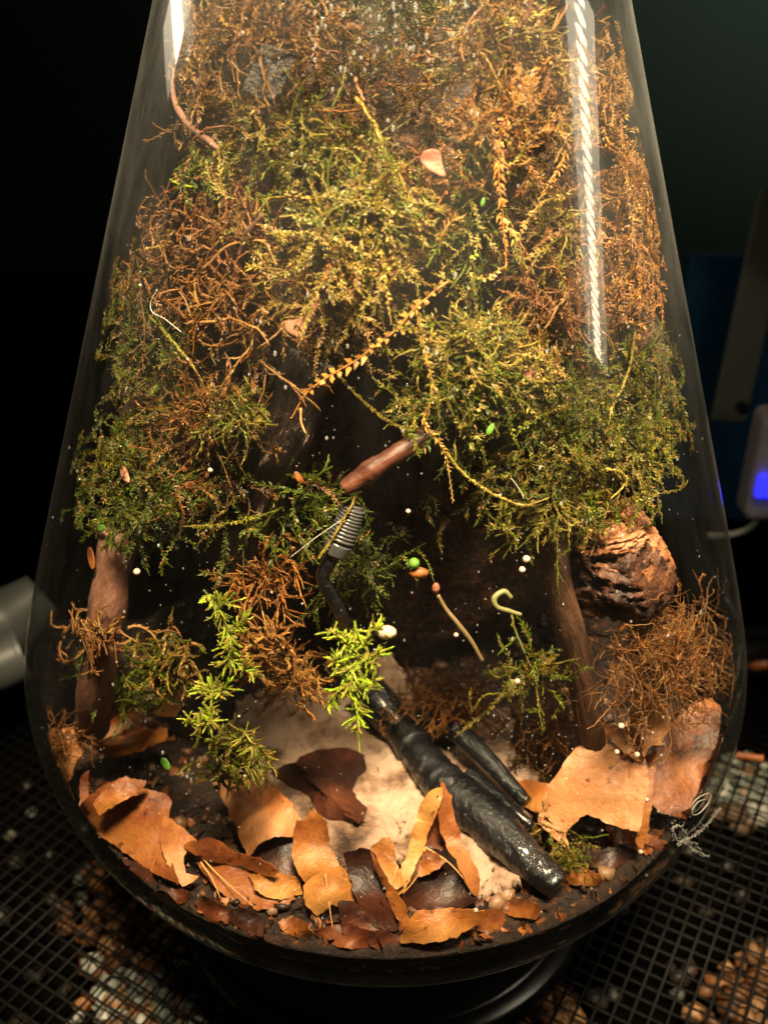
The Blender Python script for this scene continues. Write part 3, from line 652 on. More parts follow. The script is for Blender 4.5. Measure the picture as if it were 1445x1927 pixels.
stick('wood_stick', 'upright brown bark stick at right beside the driftwood', 'stick', [(1035, 985, 18), (1052, 1100, 22), (1080, 1220, 30), (1118, 1410, 52), (1130, 1470, 80)], [3.6, 3.8, 4.2, 4.6], M['bark_brown'])
stick('wood_stick', 'thick pale pinkish stick standing at the left glass', 'stick', [(228, 1000, 14), (212, 1080, 14), (200, 1180, 16), (182, 1300, 26), (174, 1365, 40)], [4.9, 5.1, 5.2, 5.6], M['bark_pink'], 16, .06)
stick('driftwood_log', 'dark wet wood trunk with pale flecks in the hollow', 'log', [(600, 670, 18), (550, 800, 19), (497, 930, 22), (440, 1075, 28)], [7.6, 7.2, 6.8, 6.0], M['trunk'], 26, .10)
stick('twig', 'dark thin twig in front of the golden block at upper left', 'twig', [(382, 118, 0), (375, 160, 0), (352, 215, 0)], [0.45, .5, .35], M['bark_brown'], 7)
stick('twig', 'curved pale brown twig poking up at the far upper left', 'twig', [(328, 130, 0), (328, 185, 0), (352, 232, 0), (395, 268, 1), (422, 290, 3)], [0.4, .8, .9, .9, .6], M['bark_pink'], 8, .3)
stick('twig', 'brown forked twig crossing the brown bundle', 'twig', [(495, 405, 0), (465, 440, 0), (450, 480, 1)], [0.6, .8, .5], M['bark_brown'], 7, .3)
stick('rootlet', 'pale bent rootlet hanging from the end of the long gold strand', 'rootlet', [(566, 768, 2), (567, 795, 2), (575, 815, 2)], [0.3, .25, .2], M['leaf_vein'], 6)
# driftwood
dw = empty('driftwood', inner(1190, 1080, 14)[0], 'knobbly orange brown driftwood with a dark hollow at the right glass', 'driftwood')
def strata(c, radii, amp, sd, rot, mat, name, base=ICO4):
    V, T = base; V = V.copy(); o = Vector((sd * 3.1, sd, -sd * 2.2))
    W = []
    for v in V:
        u = Vector(v)
        n1 = noise.fractal(Vector((u.x * 1.3, u.y * 1.3, u.z * 1.6)) + o, .9, 2, 3)
        n2 = 1 - abs(noise.fractal(Vector((u.x * 1.2, u.y * 1.2, u.z * 5.5)) + o, .7, 2.2, 4)) * 1.6
        n3 = noise.fractal(u * 14 + o, .6, 2, 3)
        W.append(np.array(v) * (1 + amp * (.55 * n1 + .5 * n2 - .3 + .1 * n3)))
    W = np.array(W) * radii @ np.array(Matrix.Rotation(rot[0], 3, 'Y') @ Matrix.Rotation(rot[1], 3, 'X')).T
    mb = MB(); mb.add(keep_in(W + c, .0055), T); return mb.build(name, M[mat], dw, True)
strata(inner(1175, 1090, 15)[0], np.array([.0125, .010, .0115]), .55, 5, (.25, .3), 'driftwood_dark', 'body')
strata(inner(1205, 1020, 15)[0], np.array([.0050, .006, .0150]), .5, 9, (-.55, 0.1), 'driftwood', 'root_plate')
strata(inner(1180, 1072, 9)[0], np.array([.0085, .004, .0028]), .45, 12, (.12, 0), 'driftwood', 'ridge')
strata(inner(1150, 1015, 14)[0], np.array([.0085, .006, .0042]), .5, 14, (-.3, 0), 'driftwood', 'knob')
strata(inner(1215, 1110, 12)[0], np.array([.006, .005, .0055]), .6, 17, (.3, 0), 'driftwood_dark', 'knob')

# ------------------------------------------------------------------ sheets: slab and dry leaves
def tps(pts, vals, Q):
    pts = np.asarray(pts, float) / 100; Q = np.asarray(Q, float) / 100; n = len(pts)
    def U(r2): return np.where(r2 > 1e-12, r2 * np.log(np.maximum(r2, 1e-12)), 0)
    K = U(((pts[:, None] - pts[None]) ** 2).sum(-1)) + np.eye(n) * 0.02
    Pm = np.concatenate([np.ones((n, 1)), pts], 1)
    A = np.zeros((n + 3, n + 3)); A[:n, :n] = K; A[:n, n:] = Pm; A[n:, :n] = Pm.T
    w = np.linalg.lstsq(A, np.concatenate([vals, np.zeros(3)]), rcond=None)[0]
    return U(((Q[:, None] - pts[None]) ** 2).sum(-1)) @ w[:n] + np.concatenate([np.ones((len(Q), 1)), Q], 1) @ w[n:]
def inside(poly, Q):
    x, y = Q[:, 0], Q[:, 1]; c = np.zeros(len(Q), bool); n = len(poly)
    for i in range(n):
        x1, y1 = poly[i]; x2, y2 = poly[(i + 1) % n]
        m = ((y1 > y) != (y2 > y)) & (x < (x2 - x1) * (y - y1) / (y2 - y1 + 1e-12) + x1); c ^= m
    return c
FOLD = [0.0045]
def sheet_mesh(mb, verts, seed, step=None, ragged=2.0, crumple=0.6, smooth_edge=True, fold=0.0):
    """verts: (px, py, height above the soil plane in mm) round the outline"""
    v = np.array(verts, float); v[:, :2] = v[:, :2].mean(0) + (v[:, :2] - v[:, :2].mean(0)) * 1.09; poly = v[:, :2]
    ext = poly.max(0) - poly.min(0); step = step or max(6, min(ext.max() / 11, 16))
    if smooth_edge:
        B = []
        n = len(poly)
        for i in range(n):
            p0, p1, p2, p3 = poly[i - 1], poly[i], poly[(i + 1) % n], poly[(i + 2) % n]
            m = max(2, int(np.linalg.norm(p2 - p1) / step * 2.2))
            for k in range(m):
                t = k / m; c = 0.5 * (2 * p1 + (p2 - p0) * t + (2 * p0 - 5 * p1 + 4 * p2 - p3) * t * t + (3 * p1 - p0 - 3 * p2 + p3) * t ** 3)
                B.append(0.3 * c + 0.7 * (p1 + (p2 - p1) * t))
        B = np.array(B)
    else: B = poly
    B = B + RNG.normal(0, ragged * 0.45, B.shape)
    B = B + ragged * 1.6 * np.array([(noise.noise(Vector((b[0] / 16, b[1] / 16, seed))), noise.noise(Vector((b[0] / 16, b[1] / 16, seed + 40)))) for b in B])
    lo, hi = poly.min(0), poly.max(0); gx, gy = np.meshgrid(np.arange(lo[0], hi[0], step), np.arange(lo[1], hi[1], step)); 
    G = np.stack([gx.ravel(), gy.ravel()], -1) + RNG.uniform(-.3, .3, (gx.size, 2)) * step
    G = G[inside(B, G)]
    if len(G):
        dm = np.sqrt(((G[:, None] - B[None]) ** 2).sum(-1)).min(1); G = G[dm > step * 0.45]
    A = np.concatenate([B, G]) if len(G) else B
    nb = len(B)
    r = delaunay_2d_cdt([Vector(a) for a in A], [], [list(range(nb))], 1, 1e-5)
    Q = np.array([tuple(p) for p in r[0]]); T = np.array([f for f in r[2] if len(f) == 3])
    h = tps(poly, v[:, 2], Q)
    z = 0.052 + h / 1000
    P = on_z(Q[:, 0], Q[:, 1], z)
    d = ray(Q[:, 0], Q[:, 1])
    nz = np.array([noise.fractal(Vector((q[0] / 55, q[1] / 55, seed * 5.3)), 0.7, 2, 3) + .5 * noise.noise(Vector((q[0] / 14, q[1] / 14, seed))) for q in Q]) * crumple / 1000
    nz = nz + np.array([noise.noise(Vector((q[0] / 75, q[1] / 75, seed * 9.1))) for q in Q]) * FOLD[0]
    t = np.maximum(np.linalg.norm(P - CAM, axis=1), front(Q[:, 0], Q[:, 1], .0045) + .0012) + nz
    P = keep_in(CAM + d * t[:, None], 0.0046)
    mb.add(P, T)
_seed = [1]
def leaf(label, mat, patches, ribs=(), crumple=1.0, thick=0.3, name='dry_leaf', cat='leaf', group='dry leaves on the bottle floor', ragged=2.0):
    mb = MB()
    for p in patches:
        _seed[0] += 1; sheet_mesh(mb, p, _seed[0], crumple=crumple, ragged=ragged)
    o = mb.build(name, M[mat], None, True)
    m = o.modifiers.new('thickness', 'SOLIDIFY'); m.thickness = thick / 1000; m.offset = 0
    es = o.modifiers.new('crisp_edge', 'EDGE_SPLIT'); es.split_angle = math.radians(50)
    tag(o, label, cat, group)
    for rb in ribs:
        p = np.array(rb, float); C = catmull(CAM + ray(p[:, 0], p[:, 1]) * np.maximum(np.linalg.norm(on_z(p[:, 0], p[:, 1], 0.052 + p[:, 2] / 1000) - CAM, axis=1), front(p[:, 0], p[:, 1], .0045) + .001)[:, None], 18); C = keep_in(C - ray(*np.array([p[:, 0].mean(), p[:, 1].mean()])) * 0.0006, .0046)
        mr = MB(); V, T = tube(C, np.linspace(.24, .1, 18) / 1000, 6); mr.add(V, T); mr.build('midrib', M['leaf_vein'], o, True)
    return o
# pale slab
def slab():
    mb = MB()
    sheet_mesh(mb, [(470, 1345, 1), (540, 1318, 1), (640, 1330, 1), (700, 1345, 1), (750, 1400, 1), (830, 1430, 0), (900, 1400, 0), (985, 1470, 0), (975, 1560, 0), (960, 1655, 0), (880, 1690, -1), (760, 1620, -1), (640, 1640, -1), (560, 1600, -1), (470, 1560, -1), (440, 1450, 0)], 77, step=9, ragged=5, crumple=1.3)
    o = mb.build('stone_slab', M['slab'], None, True)
    m = o.modifiers.new('thickness', 'SOLIDIFY'); m.thickness = 0.004; m.offset = -1
    tag(o, 'flat pale cream slab with dark pits lying under the black tube', 'slab')
slab()
def slab_shard(label, poly):
    mb = MB(); sheet_mesh(mb, poly, 78, step=8, ragged=3, crumple=1)
    o = mb.build('stone_slab', M['slab'], None, True); m = o.modifiers.new('thickness', 'SOLIDIFY'); m.thickness = .003; m.offset = -1
    tag(o, label, 'slab')
slab_shard('upright pale brown slab behind the vivid green sprig', [(690, 1255, 14), (740, 1240, 18), (770, 1300, 12), (790, 1370, 4), (720, 1350, 4), (690, 1310, 7)])
slab_shard('narrow cream slab edge behind the black tube at right', [(880, 1370, 3), (950, 1345, 3), (960, 1420, 2), (985, 1490, 1), (930, 1440, 2)])
LF = [
 ('small pale leaf scrap with notched edge at far left', 'leaf_pale', [[(118, 1378, 22), (150, 1368, 22), (167, 1385, 20), (152, 1420, 15), (140, 1440, 12), (134, 1466, 8), (112, 1462, 9), (100, 1455, 10), (122, 1438, 13), (128, 1410, 17)]]),
 ('curled orange leaf shaped like an open scoop at left', 'leaf_orange', [
   [(228, 1308, 26), (238, 1320, 20), (205, 1360, 14), (190, 1400, 9), (200, 1418, 8), (172, 1395, 14), (172, 1370, 18), (195, 1340, 24)],
   [(200, 1418, 8), (195, 1392, 9), (240, 1385, 9), (290, 1372, 14), (312, 1372, 16), (308, 1392, 14), (270, 1410, 9), (230, 1422, 7)],
   [(232, 1312, 22), (255, 1335, 12), (272, 1385, 6), (240, 1395, 5), (200, 1395, 6), (205, 1350, 12)]]),
 ('flat orange leaf tip behind the scoop shaped leaf', 'leaf_orange', [[(282, 1310, 14), (325, 1300, 16), (350, 1315, 15), (330, 1345, 10), (295, 1345, 9), (270, 1330, 10)]]),
 ('large dark orange leaf with ragged hole against the lower left glass', 'leaf_rust', [[(150, 1530, 14), (190, 1490, 18), (240, 1468, 18), (270, 1490, 16), (310, 1498, 14), (318, 1515, 13), (312, 1560, 9), (315, 1600, 6), (330, 1655, 2), (280, 1630, 2), (230, 1595, 3), (180, 1560, 6)]]),
 ('bright orange leaf flap above the ragged dark orange leaf', 'leaf_orange', [[(180, 1510, 20), (205, 1480, 22), (240, 1468, 21), (272, 1472, 19), (255, 1495, 18), (215, 1515, 18), (190, 1530, 17)]]),
 ('pale spotted leaf strip folded beside the ragged leaf', 'leaf_pale', [[(312, 1542, 12), (340, 1560, 9), (376, 1592, 6), (355, 1598, 7), (345, 1612, 6), (350, 1640, 3), (372, 1646, 2), (345, 1664, 1), (325, 1640, 4), (308, 1600, 8), (303, 1570, 11)]]),
 ('tiny upright brown leaf curl at the lower left', 'leaf_rust', [[(155, 1462, 14), (166, 1450, 16), (168, 1480, 11), (165, 1510, 8), (152, 1530, 6), (150, 1500, 9)]]),
 ('long brown leaf with curled edge and bare veins at lower left', 'leaf_rust', [[(352, 1592, 8), (385, 1582, 12), (410, 1580, 13), (440, 1602, 12), (490, 1618, 11), (518, 1635, 8), (510, 1648, 6), (460, 1632, 6), (410, 1622, 6), (375, 1610, 6)],
   [(375, 1608, 5), (420, 1625, 5), (500, 1650, 3), (545, 1690, 0), (480, 1710, -1), (420, 1680, 0), (385, 1640, 2)]], [[(378, 1612, 6.5), (420, 1655, 4), (480, 1708, 2)], [(378, 1622, 6), (400, 1655, 4), (415, 1690, 2)]]),
 ('broad pinkish orange leaf rolled over on the slab at left', 'leaf_pale', [[(408, 1478, 9), (440, 1462, 12), (480, 1466, 14), (510, 1478, 15), (545, 1515, 14), (566, 1552, 11), (555, 1570, 9), (520, 1572, 10), (490, 1580, 8), (470, 1605, 2), (450, 1560, 5), (430, 1515, 7)]]),
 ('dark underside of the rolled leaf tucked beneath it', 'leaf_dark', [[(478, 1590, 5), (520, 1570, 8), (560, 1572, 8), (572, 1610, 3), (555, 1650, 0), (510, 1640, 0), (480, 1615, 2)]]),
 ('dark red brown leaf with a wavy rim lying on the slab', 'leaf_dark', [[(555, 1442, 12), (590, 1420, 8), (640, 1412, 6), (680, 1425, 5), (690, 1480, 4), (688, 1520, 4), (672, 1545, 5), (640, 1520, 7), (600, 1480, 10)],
   [(518, 1458, 3), (556, 1440, 12), (600, 1478, 10), (640, 1520, 8), (680, 1545, 5), (640, 1550, 2), (600, 1548, 2), (575, 1520, 2), (540, 1490, 2)]]),
 ('bright orange upright leaf with torn top in the front centre', 'leaf_orange', [[(560, 1545, 18), (572, 1548, 17), (590, 1525, 20), (610, 1550, 17), (618, 1590, 12), (635, 1630, 6), (606, 1636, 6), (580, 1660, 3), (565, 1640, 6), (552, 1610, 10), (555, 1575, 14)]]),
 ('small amber leaf lying in front of the rolled leaf', 'leaf_yellow', [[(472, 1646, 4), (490, 1648, 5), (530, 1645, 5), (560, 1655, 4), (565, 1680, 1), (530, 1690, 0), (500, 1684, 1), (480, 1668, 3)]]),
 ('amber leaf with pale midrib standing in the front centre', 'leaf_yellow', [[(575, 1668, 6), (610, 1640, 10), (640, 1633, 12), (655, 1650, 10), (668, 1690, 5), (650, 1705, 3), (625, 1700, 4), (600, 1720, 1), (580, 1700, 3)]], [[(612, 1645, 11), (618, 1690, 6), (626, 1748, 1)]]),
 ('dark chocolate leaf curled like a chute in the front centre', 'leaf_dark', [[(652, 1612, 18), (680, 1602, 21), (702, 1608, 20), (716, 1640, 15), (735, 1690, 9), (760, 1715, 6), (742, 1745, 3), (690, 1735, 2), (672, 1690, 6), (660, 1650, 11)]]),
 ('orange curled edge of the chute leaf', 'leaf_orange', [[(700, 1606, 21), (716, 1630, 18), (738, 1672, 13), (762, 1705, 9), (768, 1728, 6), (755, 1746, 4), (745, 1725, 6), (730, 1685, 10), (712, 1645, 15)]]),
 ('yellow brown leaf with pale vein behind the chute leaf', 'leaf_yellow', [[(700, 1600, 12), (720, 1582, 14), (735, 1580, 15), (745, 1620, 11), (760, 1660, 6), (740, 1672, 5), (722, 1650, 7)]], [[(748, 1628, 10), (738, 1660, 7), (730, 1680, 5)]]),
 ('tall amber leaf fold rising to a point in the front centre', 'leaf_yellow', [[(828, 1490, 26), (812, 1492, 26), (790, 1520, 22), (778, 1560, 17), (765, 1610, 11), (740, 1665, 4), (735, 1680, 3), (762, 1670, 4), (790, 1610, 11), (812, 1550, 18), (826, 1515, 23)]]),
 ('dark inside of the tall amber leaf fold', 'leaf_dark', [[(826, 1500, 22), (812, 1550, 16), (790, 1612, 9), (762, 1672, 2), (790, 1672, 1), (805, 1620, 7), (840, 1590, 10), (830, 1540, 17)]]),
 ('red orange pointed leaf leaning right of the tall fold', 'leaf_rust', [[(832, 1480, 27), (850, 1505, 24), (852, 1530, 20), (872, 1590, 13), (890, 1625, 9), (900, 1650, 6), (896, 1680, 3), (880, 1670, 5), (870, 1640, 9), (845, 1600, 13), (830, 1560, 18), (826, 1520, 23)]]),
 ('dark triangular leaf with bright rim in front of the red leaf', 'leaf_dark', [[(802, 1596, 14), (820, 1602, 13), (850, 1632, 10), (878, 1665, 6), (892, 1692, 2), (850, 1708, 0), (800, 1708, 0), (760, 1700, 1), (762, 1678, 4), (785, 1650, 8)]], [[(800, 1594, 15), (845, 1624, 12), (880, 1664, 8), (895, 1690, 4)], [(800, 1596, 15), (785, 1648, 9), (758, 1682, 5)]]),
 ('amber leaf corner inside the dark triangular leaf', 'leaf_orange', [[(803, 1600, 17), (838, 1622, 14), (812, 1640, 12), (788, 1650, 11), (790, 1625, 14)]]),
 ('flat orange brown leaf pressed to the front glass', 'leaf_orange', [[(765, 1745, 8), (790, 1715, 10), (850, 1712, 10), (905, 1716, 9), (900, 1732, 7), (850, 1765, 4), (800, 1772, 3), (760, 1770, 3)]]),
 ('dull brown leaf against the glass left of the chute leaf', 'leaf_rust', [[(640, 1700, 6), (670, 1700, 6), (700, 1738, 3), (740, 1755, 1), (700, 1768, 0), (650, 1755, 1)]]),
 ('big pale orange leaf facing the glass at lower right', 'leaf_pale', [[(1045, 1470, 22), (1085, 1415, 28), (1125, 1402, 30), (1165, 1415, 29), (1205, 1430, 28), (1212, 1470, 24), (1205, 1520, 19), (1195, 1560, 15), (1140, 1545, 14), (1105, 1528, 15), (1070, 1560, 9), (1075, 1592, 6), (1020, 1545, 10), (1035, 1510, 16)]]),
 ('tallest wide tan leaf standing at the right glass', 'leaf_pale', [[(1225, 1500, 10), (1235, 1430, 17), (1262, 1365, 24), (1310, 1330, 29), (1335, 1325, 30), (1352, 1345, 29), (1345, 1400, 23), (1330, 1460, 17), (1312, 1515, 11), (1288, 1532, 8), (1250, 1522, 8)]]),
 ('narrow pointed orange leaf tip between the right leaves', 'leaf_orange', [[(1200, 1252, 46), (1208, 1300, 41), (1206, 1345, 36), (1190, 1375, 32), (1180, 1370, 33), (1190, 1320, 39), (1196, 1280, 43)]]),
 ('pale curled leaf with a hollow top right of the pointed tip', 'leaf_pale', [[(1205, 1365, 36), (1215, 1330, 40), (1232, 1318, 42), (1252, 1335, 40), (1256, 1370, 36), (1240, 1400, 33), (1222, 1402, 33), (1214, 1420, 31), (1208, 1400, 33)]]),
 ('pale jagged leaf piece with beads left of the curled leaf', 'leaf_pale', [[(1125, 1364, 34), (1160, 1368, 34), (1195, 1372, 33), (1205, 1410, 29), (1200, 1430, 27), (1170, 1412, 29), (1150, 1390, 31)]]),
 ('brown leaf panel behind the tallest right leaf', 'leaf_rust', [[(1330, 1460, 28), (1352, 1390, 36), (1372, 1385, 36), (1372, 1440, 30), (1355, 1500, 24), (1325, 1520, 22)]]),
 ('dull brown leaf strip between the two big right leaves', 'leaf_rust', [[(1205, 1440, 24), (1232, 1420, 27), (1228, 1480, 20), (1222, 1540, 14), (1210, 1590, 8), (1196, 1580, 9), (1205, 1520, 16)]]),
 ('red brown folded leaf lying right of the black tube', 'leaf_orange', [[(970, 1475, 8), (1000, 1470, 10), (1040, 1480, 12), (1050, 1510, 9), (1020, 1530, 7), (985, 1515, 6)]]),
 ('thin red leaf blade leaning behind the big pale right leaf', 'leaf_rust', [[(1020, 1345, 18), (1030, 1350, 18), (1060, 1395, 14), (1082, 1425, 11), (1070, 1432, 10), (1040, 1390, 14)]]),
 ('pink dry leaf scrap at the top right of the middle mat', 'leaf_pale', []),
]
for L in LF:
    FOLD[0] = 0.0016 if 'tallest' in L[0] or 'big pale' in L[0] else 0.0045
    if L[2]: leaf(L[0], L[1], L[2], L[3] if len(L) > 3 else ())
FR = [  # short leaf fragments along the front of the floor
 (400, 1712, 'rust', 'rust leaf fragment below the bare veins of the long brown leaf'), (470, 1735, 'dark', 'dark leaf fragment below the small amber leaf'),
 (560, 1748, 'orange', 'orange leaf fragment left of the foot of the pale midrib'), (655, 1762, 'rust', 'rust leaf fragment at the foot of the chute leaf, close to the glass'),
 (735, 1768, 'dark', 'dark leaf fragment left of the flat orange brown leaf'), (925, 1735, 'rust', 'rust leaf fragment right of the flat orange brown leaf'),
 (975, 1705, 'orange', 'orange leaf fragment on the soil between the flat front leaf and the tube end'), (250, 1640, 'dark', 'dark leaf fragment under the large ragged leaf at lower left'),
 (320, 1690, 'rust', 'rust leaf fragment below the pale spotted strip'), (1090, 1650, 'rust', 'rust leaf fragment right of the lower tube end'),
 (1150, 1615, 'dark', 'dark leaf fragment under the big pale orange leaf'), (1215, 1590, 'orange', 'orange leaf fragment at the foot of the dull brown strip')]
for k, (cx_, cy_, tone, lab) in enumerate(FR):
    ln, wd, th = RNG.uniform(32, 58), RNG.uniform(16, 28), RNG.uniform(-.7, .7); P = []
    for t in np.linspace(0, 2 * math.pi, 9)[:-1]:
        x, y = ln * math.cos(t) * RNG.uniform(.7, 1.1), wd * math.sin(t) * RNG.uniform(.7, 1.1)
        P.append((cx_ + x * math.cos(th) - y * math.sin(th), cy_ + x * math.sin(th) + y * math.cos(th), RNG.uniform(-1, 3) + (-y / wd) * 2.5))
    leaf(lab, 'leaf_' + tone, [P], (), 1.2, .3, 'leaf_fragment', 'leaf', 'leaf fragments along the front')
def scrap(label, mat, poly, mm, name='leaf_scrap'):
    """a small leaf piece held in the moss, mm behind the glass"""
    p = np.array(poly, float); c = p.mean(0); P = inner(np.append(p[:, 0], c[0]), np.append(p[:, 1], c[1]), mm + RNG.uniform(0, 1.2, len(p) + 1))
    n = len(p); mb = MB(); mb.add(P, [(n, i, (i + 1) % n) for i in range(n)])
    o = mb.build(name, M[mat]); m = o.modifiers.new('thickness', 'SOLIDIFY'); m.thickness = .0005
    s = o.modifiers.new('round', 'SUBSURF'); s.levels = 2; s.render_levels = 2
    return tag(o, label, 'leaf')
M['scrap_pink'] = mat_leaf('scrap_pink', (0.3, 0.1, 0.06), (0.45, 0.2, 0.13), (0.55, 0.3, 0.2))
scrap('pink dry leaf scrap poking up behind the middle mat', 'scrap_pink', [(785, 300), (795, 282), (815, 278), (833, 285), (830, 305), (845, 340), (820, 330), (800, 318)], 2)
scrap('crumpled pink red leaf scrap below the middle mat', 'scrap_pink', [(520, 610), (545, 598), (560, 605), (585, 580), (590, 592), (578, 620), (570, 640), (545, 630)], 1)
scrap('red leaf sliver running up from the crumpled pink scrap', 'scrap_pink', [(575, 600), (590, 560), (605, 545), (600, 570), (588, 610)], 2)
scrap('small brown leaf point in the left moss bed', 'scrap_pink', [(225, 880), (236, 870), (248, 905), (245, 912), (232, 905)], 1)
scrap('small amber bark scrap stuck on the left glass', 'leaf_orange', [(165, 1035), (172, 1022), (180, 1045), (182, 1070), (174, 1076), (168, 1055)], 0.5, 'bark_scrap')
scrap('tiny orange leaf scrap in front of the dark trunk', 'leaf_orange', [(550, 888), (560, 884), (575, 905), (568, 912), (556, 905)], 3)
scrap('grey brown leaf scrap on the right leafy cushion', 'scrap_pink', [(972, 705), (985, 692), (1010, 695), (1022, 712), (1000, 720)], 0.5)
scrap('small bright green leaf in the right moss', 'moss_leaf' if 'moss_leaf' in M else 'leaf_yellow', [(912, 820), (918, 802), (930, 792), (932, 805), (924, 820)], 0.5, 'green_leaf') if False else None
M['green_leaf'] = mat_leaf('green_leaf', (0.06, 0.16, 0.02), (0.09, 0.22, 0.02), (0.14, 0.32, 0.03))
scrap('small bright green leaf blade in the moss below the bright cushion', 'green_leaf', [(910, 822), (915, 804), (928, 792), (932, 800), (926, 818)], 0.3, 'green_leaf')
scrap('tiny green leaf high in the right recess', 'green_leaf', [(901, 388), (905, 372), (912, 370), (911, 384), (905, 392)], 0.5, 'green_leaf')
scrap('small oval green leaf lying left of the rolled pinkish leaf', 'green_leaf', [(302, 1428), (308, 1422), (318, 1430), (325, 1446), (318, 1452), (308, 1444)], 8, 'green_leaf')
scrap('glossy green leaf spot at the left stick top', 'green_leaf', [(182, 992), (192, 984), (202, 990), (200, 1000), (188, 1003)], 0.5, 'green_leaf')
# charcoal chip
mb = MB(); c = inner(508, 138, 4)[0]
V, T = ICO4; V = np.clip(V * 1.5, -1, 1) * np.array([.0042, .0014, .0050])
V = V + np.array([[noise.noise(Vector(v * 900)) for _ in range(1)][0] * 0.0005 for v in V])[:, None] * unit(V)
sh = np.array(Matrix.Rotation(0.25, 3, 'Y')); V = V @ sh.T; V[:, 0] += V[:, 2] * 0.25
mb.add(V + c, T); tag(mb.build('charcoal_chip', M['charcoal'], None, True), 'black crinkled charcoal chip held in the brown moss at the top', 'charcoal')

# ------------------------------------------------------------------ black cable and plug
cable = empty('black_cable', inner(660, 1150, 20)[0], 'black cable with ribbed grip ending in a glossy bumpy black tube on the slab', 'cable')
def cpart(name, pts, rr, mode, n=30, sides=16, rough=0.0, mat='black_plastic', bumps=0, parent=cable):
    p = np.array(pts, float)
    C = inner(p[:, 0], p[:, 1], p[:, 2]) if mode == 'g' else on_z(p[:, 0], p[:, 1], 0.052 + p[:, 2] / 1000)
    C = catmull(C, n); r = np.interp(np.linspace(0, 1, n), np.linspace(0, 1, len(rr)), rr) * .001
    V, T = tube(C, r, sides, rough)
    if bumps:
        cen = np.repeat(C, sides, 0); nn = n * sides; dirs = unit(V[:nn] - cen)
        f = np.array([max(0, noise.noise(Vector(v * 560)) + .7 * noise.noise(Vector(v * 1300))) for v in V[:nn]])
        V[:nn] += dirs * (f * bumps / 1000)[:, None]
    mb = MB(); mb.add(keep_in(V, .0048), T); return mb.build(name, M[mat], parent, True)
cpart('ribbed_grip', [(668, 950, 12), (655, 985, 12), (640, 1022, 12)], [2.3, 2.6, 3.0], 'g', mat='grip_sheen')
P = np.array([(668, 952, 12), (655, 985, 12), (640, 1022, 12)], float); C = catmull(inner(P[:, 0], P[:, 1], P[:, 2]), 12)
T_, A_, B_ = frames(C); grip = [o for o in cable.children if o.name == 'ribbed_grip'][0]
for k in range(1, 11):
    th = np.linspace(0, 2 * math.pi, 25)[:-1]; rr = 0.0026 + 0.0006 * k / 11
    ring = C[k] + rr * (np.cos(th)[:, None] * A_[k] + np.sin(th)[:, None] * B_[k]); ring = np.concatenate([ring, ring[:1]])
    V, T = tube(ring, 0.00042, 6, cap=False); mb = MB(); mb.add(V, T); o = mb.build('rib', M['grip_sheen'], None, True)
    o.parent = grip; o.location = o.location - grip.location - cable.location
cpart('collar', [(640, 1020, 12), (630, 1042, 12)], [3.5, 3.2], 'g', 8, mat='grip_sheen')
cpart('cord', [(632, 1038, 12), (615, 1065, 12), (608, 1090, 13), (625, 1125, 15), (645, 1165, 20), (660, 1220, 32), (690, 1290, 50)], [2.0, 1.9, 1.8, 1.7, 1.7, 1.9, 2.2], 'g', 50, 12)
cpart('tube_neck', [(672, 1285, 16), (705, 1315, 14), (745, 1360, 10), (778, 1390, 8)], [5.2, 6.6, 6.2, 4.6], 'z', 30, 20, 0, bumps=.5)
cpart('tube_body', [(760, 1372, 8), (800, 1435, 8), (850, 1490, 8), (920, 1545, 8), (985, 1610, 7), (1050, 1668, 4)], [4.6, 5.8, 7.0, 6.8, 5.4, 4.0], 'z', 90, 30, 0, bumps=1.0)
cpart('collar', [(762, 1378, 9), (782, 1408, 8.5)], [6.2, 6.6], 'z', 10, 20)
cpart('collar', [(935, 1560, 7), (950, 1574, 7)], [7.6, 7.2], 'z', 10, 20)
cpart('prong', [(770, 1378, 10), (800, 1352, 14), (850, 1368, 14), (915, 1430, 12), (990, 1512, 8)], [2.2, 3.4, 3.7, 3.3, 2.3], 'z', 44, 14, 0, bumps=.3)
cpart('prong', [(880, 1455, 11), (930, 1500, 10), (1000, 1555, 7)], [2.2, 2.6, 1.6], 'z', 30, 12, 0, bumps=.3)

# ------------------------------------------------------------------ small things on the glass
def ball(name, px, py, mm, r, mat, label, cat, group=None, squash=(1, 1, 1)):
    V, T = ICO2; c = inner(px, py, mm)[0]
    me = tri_mesh(name, V * r * 0.001 * np.array(squash), T, M[mat], None, True); o = link(name, me, None, c)
    return tag(o, label, cat, group)
for px, py, r, wh in ((990, 1052, 1.1, 'upper bead of the close pair right of the dark hollow'), (982, 1072, .95, 'lower bead of the close pair right of the dark hollow'), (973, 1282, .85, 'bead above the little green strands behind the black tube'), (858, 1195, .7, 'bead beside the slender brown stalk'), (265, 537, .65, 'bead near the silk hook at the left glass'), (396, 885, .7, 'bead under the amber moss pad'), (895, 1713, .75, 'bead at the corner of the dark triangular leaf'), (1168, 1366, 1.0, 'largest bead on the jagged pale leaf piece'), (1160, 1415, .8, 'bead at the left edge below the jagged pale leaf piece'), (1198, 1420, .9, 'bead at the top of the dull brown strip'), (258, 1076, 1.1, 'bead beside the thick pinkish stick'), (1216, 1505, .7, 'bead at the foot of the tallest tan leaf'), (1205, 1603, .8, 'bead on dark soil below the big pale right leaf'), (768, 962, .65, 'lone bead right of the ribbed cable grip')):
    ball('white_bead', px, py, 0, r * .85, 'pearl', 'round white ' + wh, 'bead', 'white beads on the glass')
ball('pale_pebble', 727, 1190, 1, 2.0, 'pearl', 'pale oval pebble stuck to the glass beside the vivid green sprig', 'pebble', None, (1.25, .8, .9))
